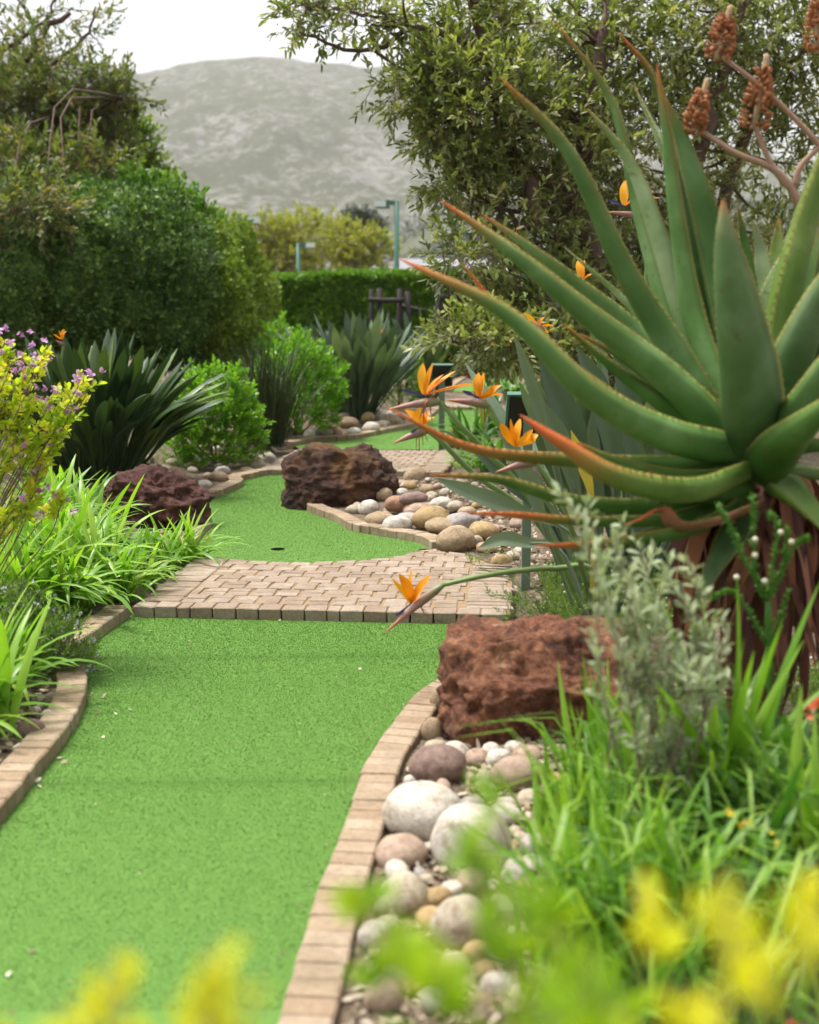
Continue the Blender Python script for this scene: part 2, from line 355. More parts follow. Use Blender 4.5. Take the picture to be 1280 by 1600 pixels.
# ---------------------------------------------------------------- course outline (plan view)
def gp(l, z=0.0): return np.array([G(x, y, z)[:2] for x, y in l])
KL1 = gp([(-330, 1700), (-120, 1425), (0, 1290), (50, 1228), (100, 1165), (128, 1118), (137, 1085), (133, 1062), (126, 1042), (130, 1022), (152, 1000), (206, 962)])
KR1 = gp([(735, 1052), (692, 1074), (648, 1106), (611, 1155), (583, 1194), (564, 1234), (540, 1308), (500, 1412), (470, 1510), (444, 1600), (405, 1740), (370, 1900)])
FRONT = gp([(206, 964), (480, 971), (800, 977)])
GREEN1 = np.vstack([KL1, FRONT[1:], gp([(800, 1015)]), KR1, [(KR1[-1][0], .9), (KL1[0][0], .9)]])
ARC = gp([(296, 868), (320, 870), (345, 872), (400, 876), (480, 878), (560, 875), (620, 868), (655, 860), (668, 852)], .05)
KR2 = gp([(672, 858), (655, 849), (625, 843), (590, 837), (548, 829), (525, 816), (500, 807), (478, 797), (470, 786), (500, 770), (520, 755), (540, 748)])
KL2 = gp([(305, 858), (318, 838), (331, 822), (322, 806), (308, 793), (316, 784), (340, 777), (362, 768), (380, 759), (378, 752), (398, 747), (425, 741)])
GREEN2 = np.vstack([KL2[::-1] if False else KL2, gp([(480, 742), (540, 744)]), KR2[::-1], ARC[::-1][1:-1]])
P2FAR = gp([(470, 702), (560, 702), (700, 702)])
KL3 = gp([(462, 697), (497, 690), (540, 688), (570, 684), (612, 675), (651, 667), (672, 655), (688, 641)])
GREEN3 = np.vstack([KL3, gp([(745, 641), (735, 670), (725, 702), (560, 702), (470, 702)])])
GREEN4 = gp([(706, 612), (716, 601), (735, 590), (760, 583), (800, 583), (800, 612)])
PATH1 = np.vstack([FRONT, gp([(800, 930), (790, 890), (750, 868), (668, 852)], .05), ARC[::-1][1:]])
PATH2 = gp([(404, 742), (450, 742), (640, 747), (694, 747), (694, 702), (560, 702), (462, 698), (440, 692)])
PATH3 = gp([(690, 640), (745, 640), (800, 612), (700, 612)])
COURSE = [GREEN1, GREEN2, GREEN3, GREEN4, PATH1, PATH2, PATH3]
def inside(poly, x, y):
    r = np.zeros(np.shape(x), bool); n = len(poly)
    for i in range(n):
        (x1, y1), (x2, y2) = poly[i], poly[(i + 1) % n]
        c = (y1 > y) != (y2 > y)
        r ^= c & (x < (x2 - x1) * (y - y1) / (y2 - y1 + 1e-12) + x1)
    return r
def segdist(poly, x, y, closed=True):
    d = np.full(np.shape(x), 1e9); n = len(poly)
    for i in range(n if closed else n - 1):
        a, b = poly[i], poly[(i + 1) % n]; e = b - a; l = e.dot(e) + 1e-12
        t = np.clip(((x - a[0]) * e[0] + (y - a[1]) * e[1]) / l, 0, 1)
        d = np.minimum(d, np.hypot(x - a[0] - t * e[0], y - a[1] - t * e[1]))
    return d
def course_dist(x, y):
    x = np.asarray(x, float); y = np.asarray(y, float); d = np.full(x.shape, 1e9)
    for p in COURSE:
        q = segdist(p, x, y); d = np.minimum(d, np.where(inside(p, x, y), -q, q))
    return d
def sstep(a, b, x):
    t = np.clip((x - a) / (b - a), 0, 1); return t * t * (3 - 2 * t)
def gz(x, y):
    x = np.asarray(x, float); y = np.asarray(y, float); d = course_dist(x, y)
    far = np.clip((y - 13) / 20, 0, 1)
    z = -.035 + .06 * sstep(.01, .09, d) + (.10 * sstep(.1, 1.3, d)) * (1 - far)
    q = np.stack([x.ravel() * 1.7, y.ravel() * 1.7, np.zeros(x.size)], 1)
    return z + .035 * fbm(q, 3, 3).reshape(x.shape) * sstep(.1, .5, d)
def gz1(x, y): return float(gz(np.array([x]), np.array([y]))[0])

# ---------------------------------------------------------------- ground, mountain
def axis(lo, hi, step, a, b, n=34, pw=3.0):
    mid = np.arange(lo, hi + 1e-6, step); s = (np.arange(1, n + 1) / n) ** pw
    return np.concatenate([(lo - s * (lo - a))[::-1], mid, hi + s * (b - hi)])
xs = axis(-2.8, 3.2, .05, -3200, 3200); ys = axis(1.4, 12.5, .06, -40, 4200)
Xg, Yg = np.meshgrid(xs, ys); Zg = gz(Xg, Yg); Zg[Yg > 60] = -.1
nx, ny = len(xs), len(ys); ii, jj = np.meshgrid(np.arange(nx - 1), np.arange(ny - 1)); q = (jj * nx + ii).ravel()
tag(link('ground', mesh_np('ground', np.stack([Xg, Yg, Zg], -1).reshape(-1, 3), np.stack([q, q + 1, q + nx + 1, q + nx], 1), M['soil'])),
    'brown soil and bark mulch of the garden beds', kind='structure')

RIDGE = np.array([(-900, 150), (-300, 80), (0, 66), (100, 82), (185, 94), (245, 112), (290, 102), (340, 93), (430, 87), (470, 90), (530, 96), (570, 99), (610, 97), (660, 108), (750, 140), (900, 185), (1200, 240), (2100, 300)], float)
px = np.linspace(-900, 2100, 361); ts = np.concatenate([np.linspace(0, 1, 110), [1.04, 1.12, 1.25]])
ry = np.interp(px, RIDGE[:, 0], RIDGE[:, 1]); V = []
for t in ts:
    Y = 900 + 1400 * t
    Rz = np.array([P(a, b, 2300)[2] for a, b in zip(px, ry)])
    X = (px - CX) / FPX * Y / cp * 1.0
    h = Rz * t ** 1.2 if t <= 1 else Rz * (1 - (t - 1) * 1.2)
    p = np.stack([X / 230, np.full_like(X, Y / 330), np.zeros_like(X)], 1)
    h = h + (fbm(p, 11, 5, True) * 20 + fbm(p * 4, 13, 4) * 10 - 8) * math.sin(min(t, 1) * math.pi) ** .7 + fbm(p * 5, 21, 3) * 4 * min(1, t)
    V.append(np.stack([X, np.full_like(X, Y), h - 4], 1))
nx, ny = len(px), len(ts); ii, jj = np.meshgrid(np.arange(nx - 1), np.arange(ny - 1)); q = (jj * nx + ii).ravel()
tag(link('mountain', mesh_np('mountain', np.concatenate(V), np.stack([q, q + 1, q + nx + 1, q + nx], 1), M['mountain'])),
    'long hazy mountain with pale rock outcrops across the skyline', kind='structure')
# wooded foothill
M['far_wood'] = leaf_mat('far_wood_leaf', g1((.02, .035, .02), (.035, .055, .03), (.06, .08, .04)), .8, .1)
hx = np.linspace(520, 1500, 90); top = np.interp(hx, [520, 600, 640, 690, 800, 1500], [470, 400, 362, 338, 330, 330]); V = []
for t in np.linspace(0, 1, 40):
    Y = 300 + 350 * t; Z = np.array([P(a, b, 650)[2] for a, b in zip(hx, top)]) * sstep(0, 1, t)
    X = (hx - CX) / FPX * Y; V.append(np.stack([X, np.full_like(X, Y), Z - .5], 1))
q = (np.meshgrid(np.arange(89), np.arange(39))[1] * 90 + np.meshgrid(np.arange(89), np.arange(39))[0]).ravel()
hV = np.concatenate(V)
tag(link('hill', mesh_np('hill', hV, np.stack([q, q + 1, q + 91, q + 90], 1), plain('hill_scrub', (.06, .07, .035), 1, nscale=.05, nval=.5))), 'low scrubby foothill below the mountain', kind='structure')
mb = MB(); k = RNG.integers(0, len(hV) - 95, 2600); k = k[hV[k][:, 2] > 2]; c = hV[k] + RNG.normal(size=(len(k), 3)) * (3, 3, .3)
keep = fbm(c * .02, 5, 2) > -.05; c = c[keep]
pos = np.repeat(c, 16, 0) + RNG.normal(size=(len(c) * 16, 3)) * (1.6, 1.6, 1.3) + (0, 0, 1.8)
leaves(mb, pos, rdir(len(pos), .3), RNG.uniform(1.2, 2.4, len(pos)), 1.1)
tag(mb.build('far_wood', M['far_wood']), 'blue green wood on the foothill below the mountain', kind='stuff')

# ---------------------------------------------------------------- turf
def sheet(name, poly, z, mat, label, hole=None):
    bm = bmesh.new(); ed = []
    for lp in [poly] + ([hole] if hole is not None else []):
        vs = [bm.verts.new((float(a), float(b), z)) for a, b in lp]
        ed += [bm.edges.new((vs[i], vs[(i + 1) % len(vs)])) for i in range(len(vs))]
    bmesh.ops.triangle_fill(bm, use_beauty=True, use_dissolve=False, edges=ed, normal=(0, 0, 1))
    me = bpy.data.meshes.new(name); bm.to_mesh(me); bm.free(); me.materials.append(mat)
    return tag(link(name, me), label, kind='structure')
hc = G(434, 858)[:2]; hole = [hc + .042 * np.array([math.cos(a), math.sin(a)]) for a in np.linspace(0, 2 * math.pi, 20, endpoint=False)]
def grow(p, d):                      # turf runs a little under the kerbs
    c = []
    n = len(p)
    for i in range(n):
        e = p[(i + 1) % n] - p[i - 1]; nn = np.array([e[1], -e[0]]); nn /= np.linalg.norm(nn) + 1e-9
        a = p[i] + nn * d; c.append(a if not inside(p, np.array([a[0]]), np.array([a[1]]))[0] else p[i] - nn * d)
    return np.array(c)
sheet('putting_green', grow(GREEN1, .012), 0, M['turf'], 'near putting green of artificial turf in front of the brick path')
sheet('putting_green', grow(GREEN2, .012), 0, M['turf'], 'second putting green with the hole between two dark boulders', hole)
sheet('putting_green', grow(GREEN3, .012), 0, M['turf'], 'third putting green behind the large dark boulder')
sheet('putting_green', grow(GREEN4, .012), 0.0, M['turf'], 'farthest small strip of putting green')
M['pile'] = leaf_mat('turf_fibre', [(0, (.080, .168, .034)), (.4, (.092, .190, .038)), (.8, (.106, .21, .044)), (1, (.145, .25, .065))], .8, .3, spec=.06)
GR_ = [o for o in COL.objects if o.name.startswith('putting_green')]
for gpoly, go, n in ((GREEN1, GR_[0], 190000), (GREEN2, GR_[1], 70000), (GREEN3, GR_[2], 22000)):
    mn, mx = gpoly.min(0), gpoly.max(0); mn[1] = max(mn[1], 2.15); xy = RNG.uniform(mn, mx, (n * 3, 2)); xy = xy[inside(gpoly, xy[:, 0], xy[:, 1]) & (((xy - hc) ** 2).sum(1) > .046 ** 2)][:n]
    ps = np.column_stack([xy, np.full(len(xy), .001)]); d = rdir(len(ps), .9); s = RNG.uniform(.002, .004, len(ps)); sd = np.cross(d, rdir(len(ps))); sd /= np.linalg.norm(sd, axis=1)[:, None] + 1e-6
    ww = (.0016 + .0004 * ps[:, 1])[:, None] * .5
    V = np.stack([ps - sd * ww, ps + sd * ww, ps + d * s[:, None]], 1).reshape(-1, 3); a = np.clip(RNG.random(len(ps)) * .75 + .25 * (fbm(ps * 1.3, 40, 3) * .8 + .5), 0, 1)
    o = link('turf_pile', mesh_np('turf_pile', V, np.arange(len(V)).reshape(-1, 3), M['pile'], {'rnd': np.repeat(a, 3)}), go); o['kind'] = 'stuff'
mb = MB(); an = np.linspace(0, 2 * math.pi, 20, endpoint=False)
ci = np.stack([np.cos(an) * .0425, np.sin(an) * .0425, np.zeros(20)], 1) + (hc[0], hc[1], 0)
mb.add(np.vstack([ci + (0, 0, .001), ci - (0, 0, .026)]), [(i, (i + 1) % 20, 20 + (i + 1) % 20, 20 + i) for i in range(20)])
mb.add(np.vstack([ci - (0, 0, .0255), [[hc[0], hc[1], -.0255]]]), None, [(i, (i + 1) % 20, 20) for i in range(20)])
tag(mb.build('golf_hole', M['cup']), 'dark golf hole cut into the second putting green', 'golf hole')

# ---------------------------------------------------------------- bricks
def brick_mesh(seed, mat, bev=.04):
    r = random.Random(seed); bm = bmesh.new(); bmesh.ops.create_cube(bm, size=1)
    for v in bm.verts: v.co += Vector((r.uniform(-.02, .02), r.uniform(-.02, .02), r.uniform(-.015, .015)))
    bmesh.ops.bevel(bm, geom=bm.edges[:], offset=bev, segments=1, affect='EDGES', profile=.5)
    me = bpy.data.meshes.new('brick'); bm.to_mesh(me); bm.free(); me.materials.append(mat); me.shade_flat(); return me
BRK = [brick_mesh(i, M['brick']) for i in range(7)]; KRB = [brick_mesh(50 + i, M['kerb'], .05) for i in range(7)]
def brick(parent, c, ax, dims, top, src, rough=1.0):
    z = top + random.uniform(-.002, .002) * rough
    return link('brick', random.choice(src), parent, (c[0], c[1], z - dims[2] / 2),
                (random.uniform(-.01, .01) * rough, random.uniform(-.01, .01) * rough, math.atan2(ax[1], ax[0]) + random.uniform(-.012, .012)), dims)
def path(name, label, O, u, length, bl, field, br, far, front_row=True, near=None):
    # O front left corner; u runs along the front; far(s) = depth of the far edge at distance s along the front
    v = np.array([-u[1], u[0]]); root = thing(name, (O[0], O[1], 0), label, None); root['kind'] = 'structure'
    pol = [O + v * .008]; S = np.linspace(0, length, 24)
    pts = [O + u * .01 + v * .01, O + u * (length - .01) + v * .01] + [O + u * s + v * max(.05, far(s) - .01) for s in S[::-1]]
    me = sheet('joint_sand', np.array(pts), .0435, M['sand'], None); me.parent = root; me.matrix_parent_inverse = Matrix.Translation(-root.location)
    del me['kind']
    W = bl + field + br; v0 = 0
    if front_row:
        s = 0.0
        while s < length - .04:
            w = random.choice([.104, .104, .1, .06]) if random.random() < .12 else .104
            brick(root, O + u * (s + w / 2) + v * .05, u, (w - .007, .1, .1), .05, BRK); s += w
        v0 = .104
    def row(s0, s1, va, vb):
        fm = far((s0 + s1) / 2)
        if va > fm - .012 or s0 > length: return
        fa, fb = far(s0), far(s1)
        if vb > min(fa, fb):             # pavers cut to the curved edge
            ea, eb = max(va + .004, min(vb, fa)), max(va + .004, min(vb, fb)); mb = MB()
            q = [O + u * s0 + v * va, O + u * s1 + v * va, O + u * s1 + v * eb, O + u * s0 + v * ea]
            mb.add([(x_, y_, .0495) for x_, y_ in q] + [(x_, y_, -.03) for x_, y_ in q], [(0, 1, 2, 3), (0, 4, 5, 1), (1, 5, 6, 2), (2, 6, 7, 3), (3, 7, 4, 0)]); mb.build('brick', M['brick'], root, flat=True); return
        brick(root, O + u * (s0 + s1) / 2 + v * (va + vb) / 2, u, (s1 - s0, vb - va, .08), .05, BRK)
    D = max(far(s) for s in S); k = 0; y = v0
    while y < D:
        h = random.uniform(.056, .066); row(.005 + random.uniform(-.015, .01), bl - .012, y, y + h - .0025)
        y += h
    y = v0; k = 0
    while y < D:
        h = random.uniform(.128, .15); st = bl + (-.058 if k % 2 else 0.0); s = st
        while s < bl + field - .02:
            w = .116; a, b = max(s, bl), min(s + w - random.uniform(.013, .021), bl + field - .012)
            if b - a > .02:
                m_ = y + h * random.uniform(.42, .58)
                if random.random() < .85:
                    row(a, b, y + .001, m_ - .001); row(a, b, m_ + .001, y + h - .001)
                else: row(a, b, y + .002, y + h - .003)
            s += w
        y += h; k += 1
    y = v0
    while y < D and br > 0:
        h = random.uniform(.056, .066); row(bl + field + .006, W + random.uniform(-.02, .02), y, y + h - .005); y += h
    return root
def far_from(poly, O, u):
    v = np.array([-u[1], u[0]]); r = poly - O; s = r @ u; d = r @ v; i = np.argsort(s)
    return lambda x: float(np.interp(x, s[i], d[i]))
O1 = FRONT[0]; u1 = FRONT[2] - FRONT[0]; L1 = np.linalg.norm(u1); u1 /= L1
far1 = far_from(np.vstack([ARC, gp([(690, 860), (735, 866), (780, 885), (800, 905)], .05)]), O1, u1)
path('brick_path', 'pale clay paver path crossing between the two nearest greens', O1, u1, L1, .20, 1.30, .20, far1)
O2 = gp([(404, 742)])[0]; e2 = gp([(694, 747)])[0]; u2 = e2 - O2; L2 = np.linalg.norm(u2); u2 /= L2
far2 = far_from(gp([(420, 705), (440, 696), (462, 700), (560, 703), (700, 703)], .05), O2, u2)
path('brick_path', 'brick path crossing behind the large dark boulder', O2, u2, L2, .26, L2 - .46, .2, far2)
O3 = gp([(688, 641)])[0]; e3 = gp([(752, 641)])[0]; u3 = e3 - O3; L3 = np.linalg.norm(u3); u3 /= L3
path('brick_path', 'small brick path far off beside the sign post', O3, u3, L3, .2, L3 - .2, 0, lambda s: 2.6, False)

def resample(p, step):
    s = np.concatenate([[0], np.cumsum(np.hypot(*np.diff(p, axis=0).T))]); n = max(2, int(s[-1] / step) + 1)
    t = np.arange(n) * step
    return np.stack([np.interp(t, s, p[:, 0]), np.interp(t, s, p[:, 1])], 1)
def smooth_line(p, n=80): 
    return bez(np.hstack([p, np.zeros((len(p), 1))]), n)[:, :2]
def kerb(line, side, label, wide=.105, pitch=.063, top=.05, src=KRB):
    l = smooth_line(line); c = l + 0; e = np.gradient(l, axis=0); e /= np.linalg.norm(e, axis=1)[:, None]
    nrm = np.stack([e[:, 1], -e[:, 0]], 1) * side; mid = resample(l + nrm * wide / 2, pitch)
    root = thing('kerb', (mid[0][0], mid[0][1], 0), label, None); root['kind'] = 'structure'
    e = np.gradient(mid, axis=0)
    for i in range(len(mid)):
        t = e[i] / np.linalg.norm(e[i]); brick(root, mid[i], t, (pitch * random.uniform(.95, .99), wide * random.uniform(.97, 1.03), .1), top, src, 1.4)
    return root
kerb(KL1, -1, 'pale brick kerb along the left of the near green')
kerb(KR1[1:], -1, 'curved pale brick kerb between the near green and the river stones')
kerb(KR2, 1, 'wavy brick kerb in front of the stone bed beside the second green', .1, .075)
kerb(KL2[:4], -1, 'short brick kerb end beside the reddish boulder on the left', .1, .075)
kerb(KL2[4:], -1, 'brick kerb along the far left of the second green', .11, .075)
kerb(KL3, -1, 'low brick kerb in front of the stones by the third green', .12, .1)
kerb(GREEN4[:4], -1, 'far brick kerb beside the last green', .12, .11)

# ---------------------------------------------------------------- boulders
M['rock_mid'] = m_rock('brown_red_laterite', [(.02, .007, .005), (.075, .024, .015), (.13, .042, .025), (.22, .10, .06)])
def ico(sub):
    bm = bmesh.new(); bmesh.ops.create_icosphere(bm, subdivisions=sub, radius=1)
    V = np.array([v.co[:] for v in bm.verts]); F = np.array([[v.index for v in f.verts] for f in bm.faces]); bm.free(); return V, F
ICO = {k: ico(k) for k in (2, 3, 4, 6)}
def boulder(c, dims, seed, mat, label, pw=3.2, rough=.16, cuts=(), rotz=0.0, name='boulder', facet=(.80, .93)):
    V, F = ICO[6]; d = V.copy()
    r = (np.abs(d) ** pw).sum(1) ** (-1 / pw); p = d * r[:, None]
    for n, k in cuts:
        n = np.array(n, float); n /= np.linalg.norm(n); over = np.maximum(0, p @ n - k); p = p - over[:, None] * n * .9
    rr_ = np.random.default_rng(seed)
    for _ in range(16):
        n = rr_.normal(size=3); n /= np.linalg.norm(n); mx_ = (p @ n).max(); over = np.maximum(0, p @ n - mx_ * rr_.uniform(*facet)); p = p - over[:, None] * n * .92
    dm = np.array(dims, float) / 2 * 1.08; w = p * dm; sc = dm.mean()
    lo = fbm(w / sc * .9, seed, 2); md = fbm(w / sc * (1.7, 1.7, 3.4), seed + 5, 3, True); hi = fbm(w / sc * 7, seed + 9, 4); pit = np.minimum(0, fbm(w / sc * 11, seed + 31, 2))
    fine = fbm(w / sc * 19, seed + 51, 3)
    off = sc * (rough * 1.0 * lo + rough * .62 * (md - .3) + rough * .36 * hi + rough * .3 * pit + rough * .17 * fine)
    w = w + d * off[:, None]
    c_, s_ = math.cos(rotz), math.sin(rotz); w = np.stack([w[:, 0] * c_ - w[:, 1] * s_, w[:, 0] * s_ + w[:, 1] * c_, w[:, 2]], 1)
    return tag(link(name, mesh_np(name, w, F, mat), loc=c), label, 'boulder')
def on(x, y, wpx, hpx, z=0.0):       # ground contact pixel -> plan point and metres per pixel
    p = G(x, y, z); return p, p[1] / (FPX * cp)
p, k = on(826, 1172, 0, 0, .02)
boulder((p[0] + .075, p[1] + .21, .11), (.60, .46, .42), 21, M['rock_red'], 'reddish brown pitted boulder beside the near green', 8.0, .13, [((0, -.7, .7), 1.0), ((.75, -.2, .6), 1.1)], .04, facet=(.90, .98))
p, k = on(533, 794, 0, 0)
boulder((p[0] + .0, p[1] + .16, .15), (.68, .5, .48), 44, M['rock_dark'], 'large dark brown boulder with a mossy foot between the second green and stone bed', 6.0, .13, [((.75, -.1, .65), .86), ((-.2, -.8, .5), 1.05)], -.1, facet=(.86, .95))
p, k = on(240, 832, 0, 0)
boulder((p[0] + .0, p[1] + .2, .13), (.60, .46, .42), 63, M['rock_mid'], 'dark reddish boulder between the strap leaves and second green on the left', 3.2, .17, [((.6, -.2, .75), .72)], .1)
for x, y, w, h, lb in ((712, 700, 24, 26, 'small reddish rock beside the third green and sign post'), (732, 592, 50, 22, 'far reddish boulder behind the last green'), (790, 588, 46, 24, 'far brown boulder beneath the grey green bush')):
    p, k = on(x, y, 0, 0); boulder((p[0], p[1] + w * k * .3, h * k * .32), (w * k, w * k * .7, h * k * 1.15), x, M['rock_red'], lb, 3, .2)

# ---------------------------------------------------------------- river stones
def stone_mesh(seed, sub):
    V, F = ICO[sub]; pw = 2.0 + .5 * random.Random(seed).random(); r = (np.abs(V) ** pw).sum(1) ** (-1 / pw)
    w = V * r[:, None]; w = w * (1 + .10 * fbm(V * .9, seed, 2)[:, None] + .025 * fbm(V * 3, seed + 3, 2)[:, None]); w[:, 2] -= .12 * (w[:, 0] ** 2)
    return mesh_np('stone', w, F, M['stone'])
ST_BIG = [stone_mesh(100 + i, 4) for i in range(8)]; ST_SM = [stone_mesh(200 + i, 3) for i in range(10)]
SCOL = {'tan': (.36, .265, .16), 'cream': (.44, .38, .29), 'white': (.53, .49, .43), 'grey': (.36, .33, .31), 'ochre': (.37, .26, .115), 'brown': (.22, .145, .12), 'rust': (.36, .20, .12), 'pink': (.40, .29, .22)}
PLACED = []
def stone(x, y, w, h, col, label=None, group=None, yaw=None, big=True):
    p = G(x, y + h * .42, .02); z = gz1(p[0], p[1]); p = G(x, y + h * .42, z); k = p[1] / (FPX * cp)
    W, H = w * k, h * k * 1.02; D = W * random.uniform(.7, .95); cy = p[1] + D * .42
    if yaw is None: yaw = random.uniform(-.5, .5)
    o = link('river_stone', random.choice(ST_BIG if big else ST_SM), None, (p[0], cy, z + H * .30), (random.uniform(-.12, .12), random.uniform(-.12, .12), yaw), (W / 2, D / 2, H / 2))
    c = np.array(SCOL[col]) * random.uniform(.92, 1.06); o.color = (*c, 1)
    PLACED.append((p[0], cy, max(W, D) / 2)); return tag(o, label, 'stone', group)
NEAR = 'river stones beside the near green'; MID = 'river stones beside the second green'
for a in [(685, 1197, 104, 66, 'brown', 'smooth dark brown stone at the foot of the reddish boulder'),
          (665, 1275, 138, 98, 'white', 'largest white rounded stone beside the near kerb'),
          (738, 1315, 130, 120, 'white', 'second largest pale stone right of the largest white stone'),
          (627, 1338, 84, 52, 'pink', 'pale pinkish oval stone just below the largest white stone'),
          (630, 1402, 84, 66, 'cream', 'cream stone half hidden by lime leaves below the pinkish stone'),
          (722, 1445, 104, 92, 'cream', 'broad cream stone behind the lime leaves'),
          (586, 1466, 58, 52, 'white', 'white stone touching the near kerb behind lime leaves'),
          (605, 1418, 40, 36, 'cream', 'small cream stone touching the near kerb'),
          (650, 1500, 70, 48, 'ochre', 'ochre stone deep among the lime leaves'),
          (745, 1490, 50, 40, 'ochre', 'yellowish stone right of the broad cream stone'),
          (600, 1560, 70, 56, 'pink', 'pinkish stone by the kerb at the bottom edge'),
          (690, 1568, 70, 50, 'grey', 'grey stone among lime leaves at the bottom edge'),
          (780, 1545, 60, 44, 'white', 'white stone under the sword leaves at the bottom'),
          (676, 1140, 34, 44, 'tan', 'upright tan stone wedged between kerb and reddish boulder'),
          (684, 1096, 26, 40, 'tan', 'tan stone squeezed behind the kerb against the reddish boulder'),
          (810, 1210, 90, 56, 'pink', 'flat pink stone in front of the reddish boulder behind blades'),
          (640, 1222, 20, 22, 'white', 'tiny white stone beside the smooth dark brown stone')]:
    stone(*a[:5], label=a[5], group=NEAR)
for a in [(713, 843, 62, 44, 'tan', 'rounded tan stone nearest the path corner of the stone bed'),
          (676, 809, 60, 40, 'ochre', 'large ochre stone in the middle of the stone bed'),
          (694, 823, 62, 28, 'tan', 'long brown stone lying against the large ochre stone'),
          (757, 829, 46, 28, 'ochre', 'banded ochre stone right of the rounded tan stone'),
          (722, 815, 52, 28, 'grey', 'flat grey stone behind the rounded tan stone'),
          (621, 819, 44, 28, 'white', 'white stone touching the wavy kerb'),
          (589, 813, 38, 26, 'tan', 'orange tan stone touching the wavy kerb'),
          (640, 812, 44, 22, 'grey', 'flat grey stone left of the large ochre stone'),
          (658, 796, 54, 24, 'pink', 'pinkish stone behind the large ochre stone'),
          (620, 786, 36, 24, 'rust', 'rusty broken stone by the foot of the large dark boulder'),
          (576, 793, 36, 26, 'white', 'white round stone in front of the large dark boulder'),
          (552, 796, 24, 16, 'cream', 'small cream stone at the corner of the large dark boulder'),
          (600, 772, 28, 22, 'tan', 'greenish tan stone beside the moss of the large dark boulder'),
          (646, 778, 44, 18, 'brown', 'flat brown stone at the back of the stone bed'),
          (690, 786, 36, 20, 'white', 'white stone at the back of the stone bed'),
          (712, 790, 26, 16, 'cream', 'small cream stone behind the flat grey stone'),
          (730, 800, 30, 18, 'tan', 'small tan stone near the red leaf tip'),
          (650, 745, 40, 32, 'tan', 'mottled stone at the corner of the second brick path'),
          (624, 756, 32, 12, 'pink', 'flat pink slab at the corner of the second brick path'),
          (668, 764, 24, 16, 'tan', 'small tan stone beside the mottled corner stone'),
          (785, 877, 32, 24, 'ochre', 'round ochre stone beside the thick sign post'),
          (783, 895, 40, 18, 'cream', 'cream stone in front of the round ochre stone'),
          (762, 857, 36, 18, 'tan', 'tan stone right of the path corner stone'),
          (745, 846, 20, 20, 'cream', 'little cream stone squeezed beside the rounded tan stone'),
          (800, 925, 36, 20, 'cream', 'cream stone at the foot of the thick sign post'),
          (784, 940, 28, 18, 'tan', 'tan stone by the path edge behind the reddish boulder'),
          (684, 858, 20, 8, 'white', 'white chip of stone at the kerb end'),
          (812, 862, 22, 16, 'white', 'white stone behind the thick sign post'),
          (770, 912, 22, 14, 'tan', 'small brown stone between path and thick sign post')]:
    stone(*a[:5], label=a[5], group=MID)
LEFT = 'river stones on the left of the course'
for a in [(353, 766, 30, 16, 'white', 'white oblong stone lying on the far left kerb'), (330, 772, 24, 14, 'cream', 'cream stone beside the dark reddish boulder'),
          (340, 745, 30, 18, 'tan', 'tan stone under the bright green shrub'), (347, 736, 24, 18, 'grey', 'grey stone under the bright green shrub'),
          (385, 738, 26, 18, 'tan', 'orange tan stone left of the second brick path'), (400, 730, 26, 18, 'cream', 'pale stone left of the second brick path'),
          (374, 745, 22, 12, 'ochre', 'ochre stone beside the far left kerb'), (316, 758, 26, 16, 'white', 'white stone behind the dark reddish boulder'),
          (225, 745, 26, 18, 'tan', 'tan stone behind the dark reddish boulder under leaves'),
          (254, 886, 34, 28, 'tan', 'tan stone at the back left of the first path'), (275, 880, 26, 26, 'ochre', 'ochre stone at the back left corner of the first path'),
          (225, 929, 16, 10, 'brown', 'small purple brown pebble on the first path edge'), (160, 930, 30, 22, 'ochre', 'ochre stone under the strap leaves by the kerb corner'),
          (232, 898, 34, 16, 'cream', 'cream stone under the strap leaves beside the path'),
          (45, 1140, 46, 32, 'brown', 'purple brown stone behind the left kerb'), (72, 1117, 18, 18, 'white', 'white pebble behind the bend of the left kerb'),
          (54, 1112, 20, 18, 'white', 'white pebble next to the purple brown stone'), (18, 1120, 32, 26, 'cream', 'cream stone at the left edge of the picture'), (30, 1170, 26, 16, 'white', 'white pebble below the purple brown stone')]:
    stone(*a[:5], label=a[5], group=LEFT)
BACK = 'river stones beside the third green'
for a in [(517, 677, 34, 24, 'rust', 'rusty brown stone at the left end of the third green'), (553, 675, 24, 16, 'white', 'white stone right of the rusty brown stone'), (580, 668, 30, 20, 'white', 'largest white stone above the third green'),
          (612, 662, 34, 28, 'tan', 'large tan stone above the third green'), (595, 664, 20, 16, 'cream', 'cream stone between white and tan stones above the third green'), (545, 660, 34, 20, 'tan', 'tan stone below the blue green plant'),
          (575, 652, 22, 18, 'ochre', 'ochre stone below the blue green plant'), (596, 650, 16, 14, 'white', 'small white stone behind the large tan stone'), (630, 664, 20, 16, 'pink', 'pink stone at the right of the large tan stone'),
          (448, 690, 20, 12, 'cream', 'pale stone beside the brown reed tuft'), (436, 698, 18, 14, 'white', 'white stone beside the brown reed tuft'), (416, 716, 26, 20, 'white', 'pale stone between reed tuft and second brick path')]:
    stone(*a[:5], label=a[5], group=BACK)
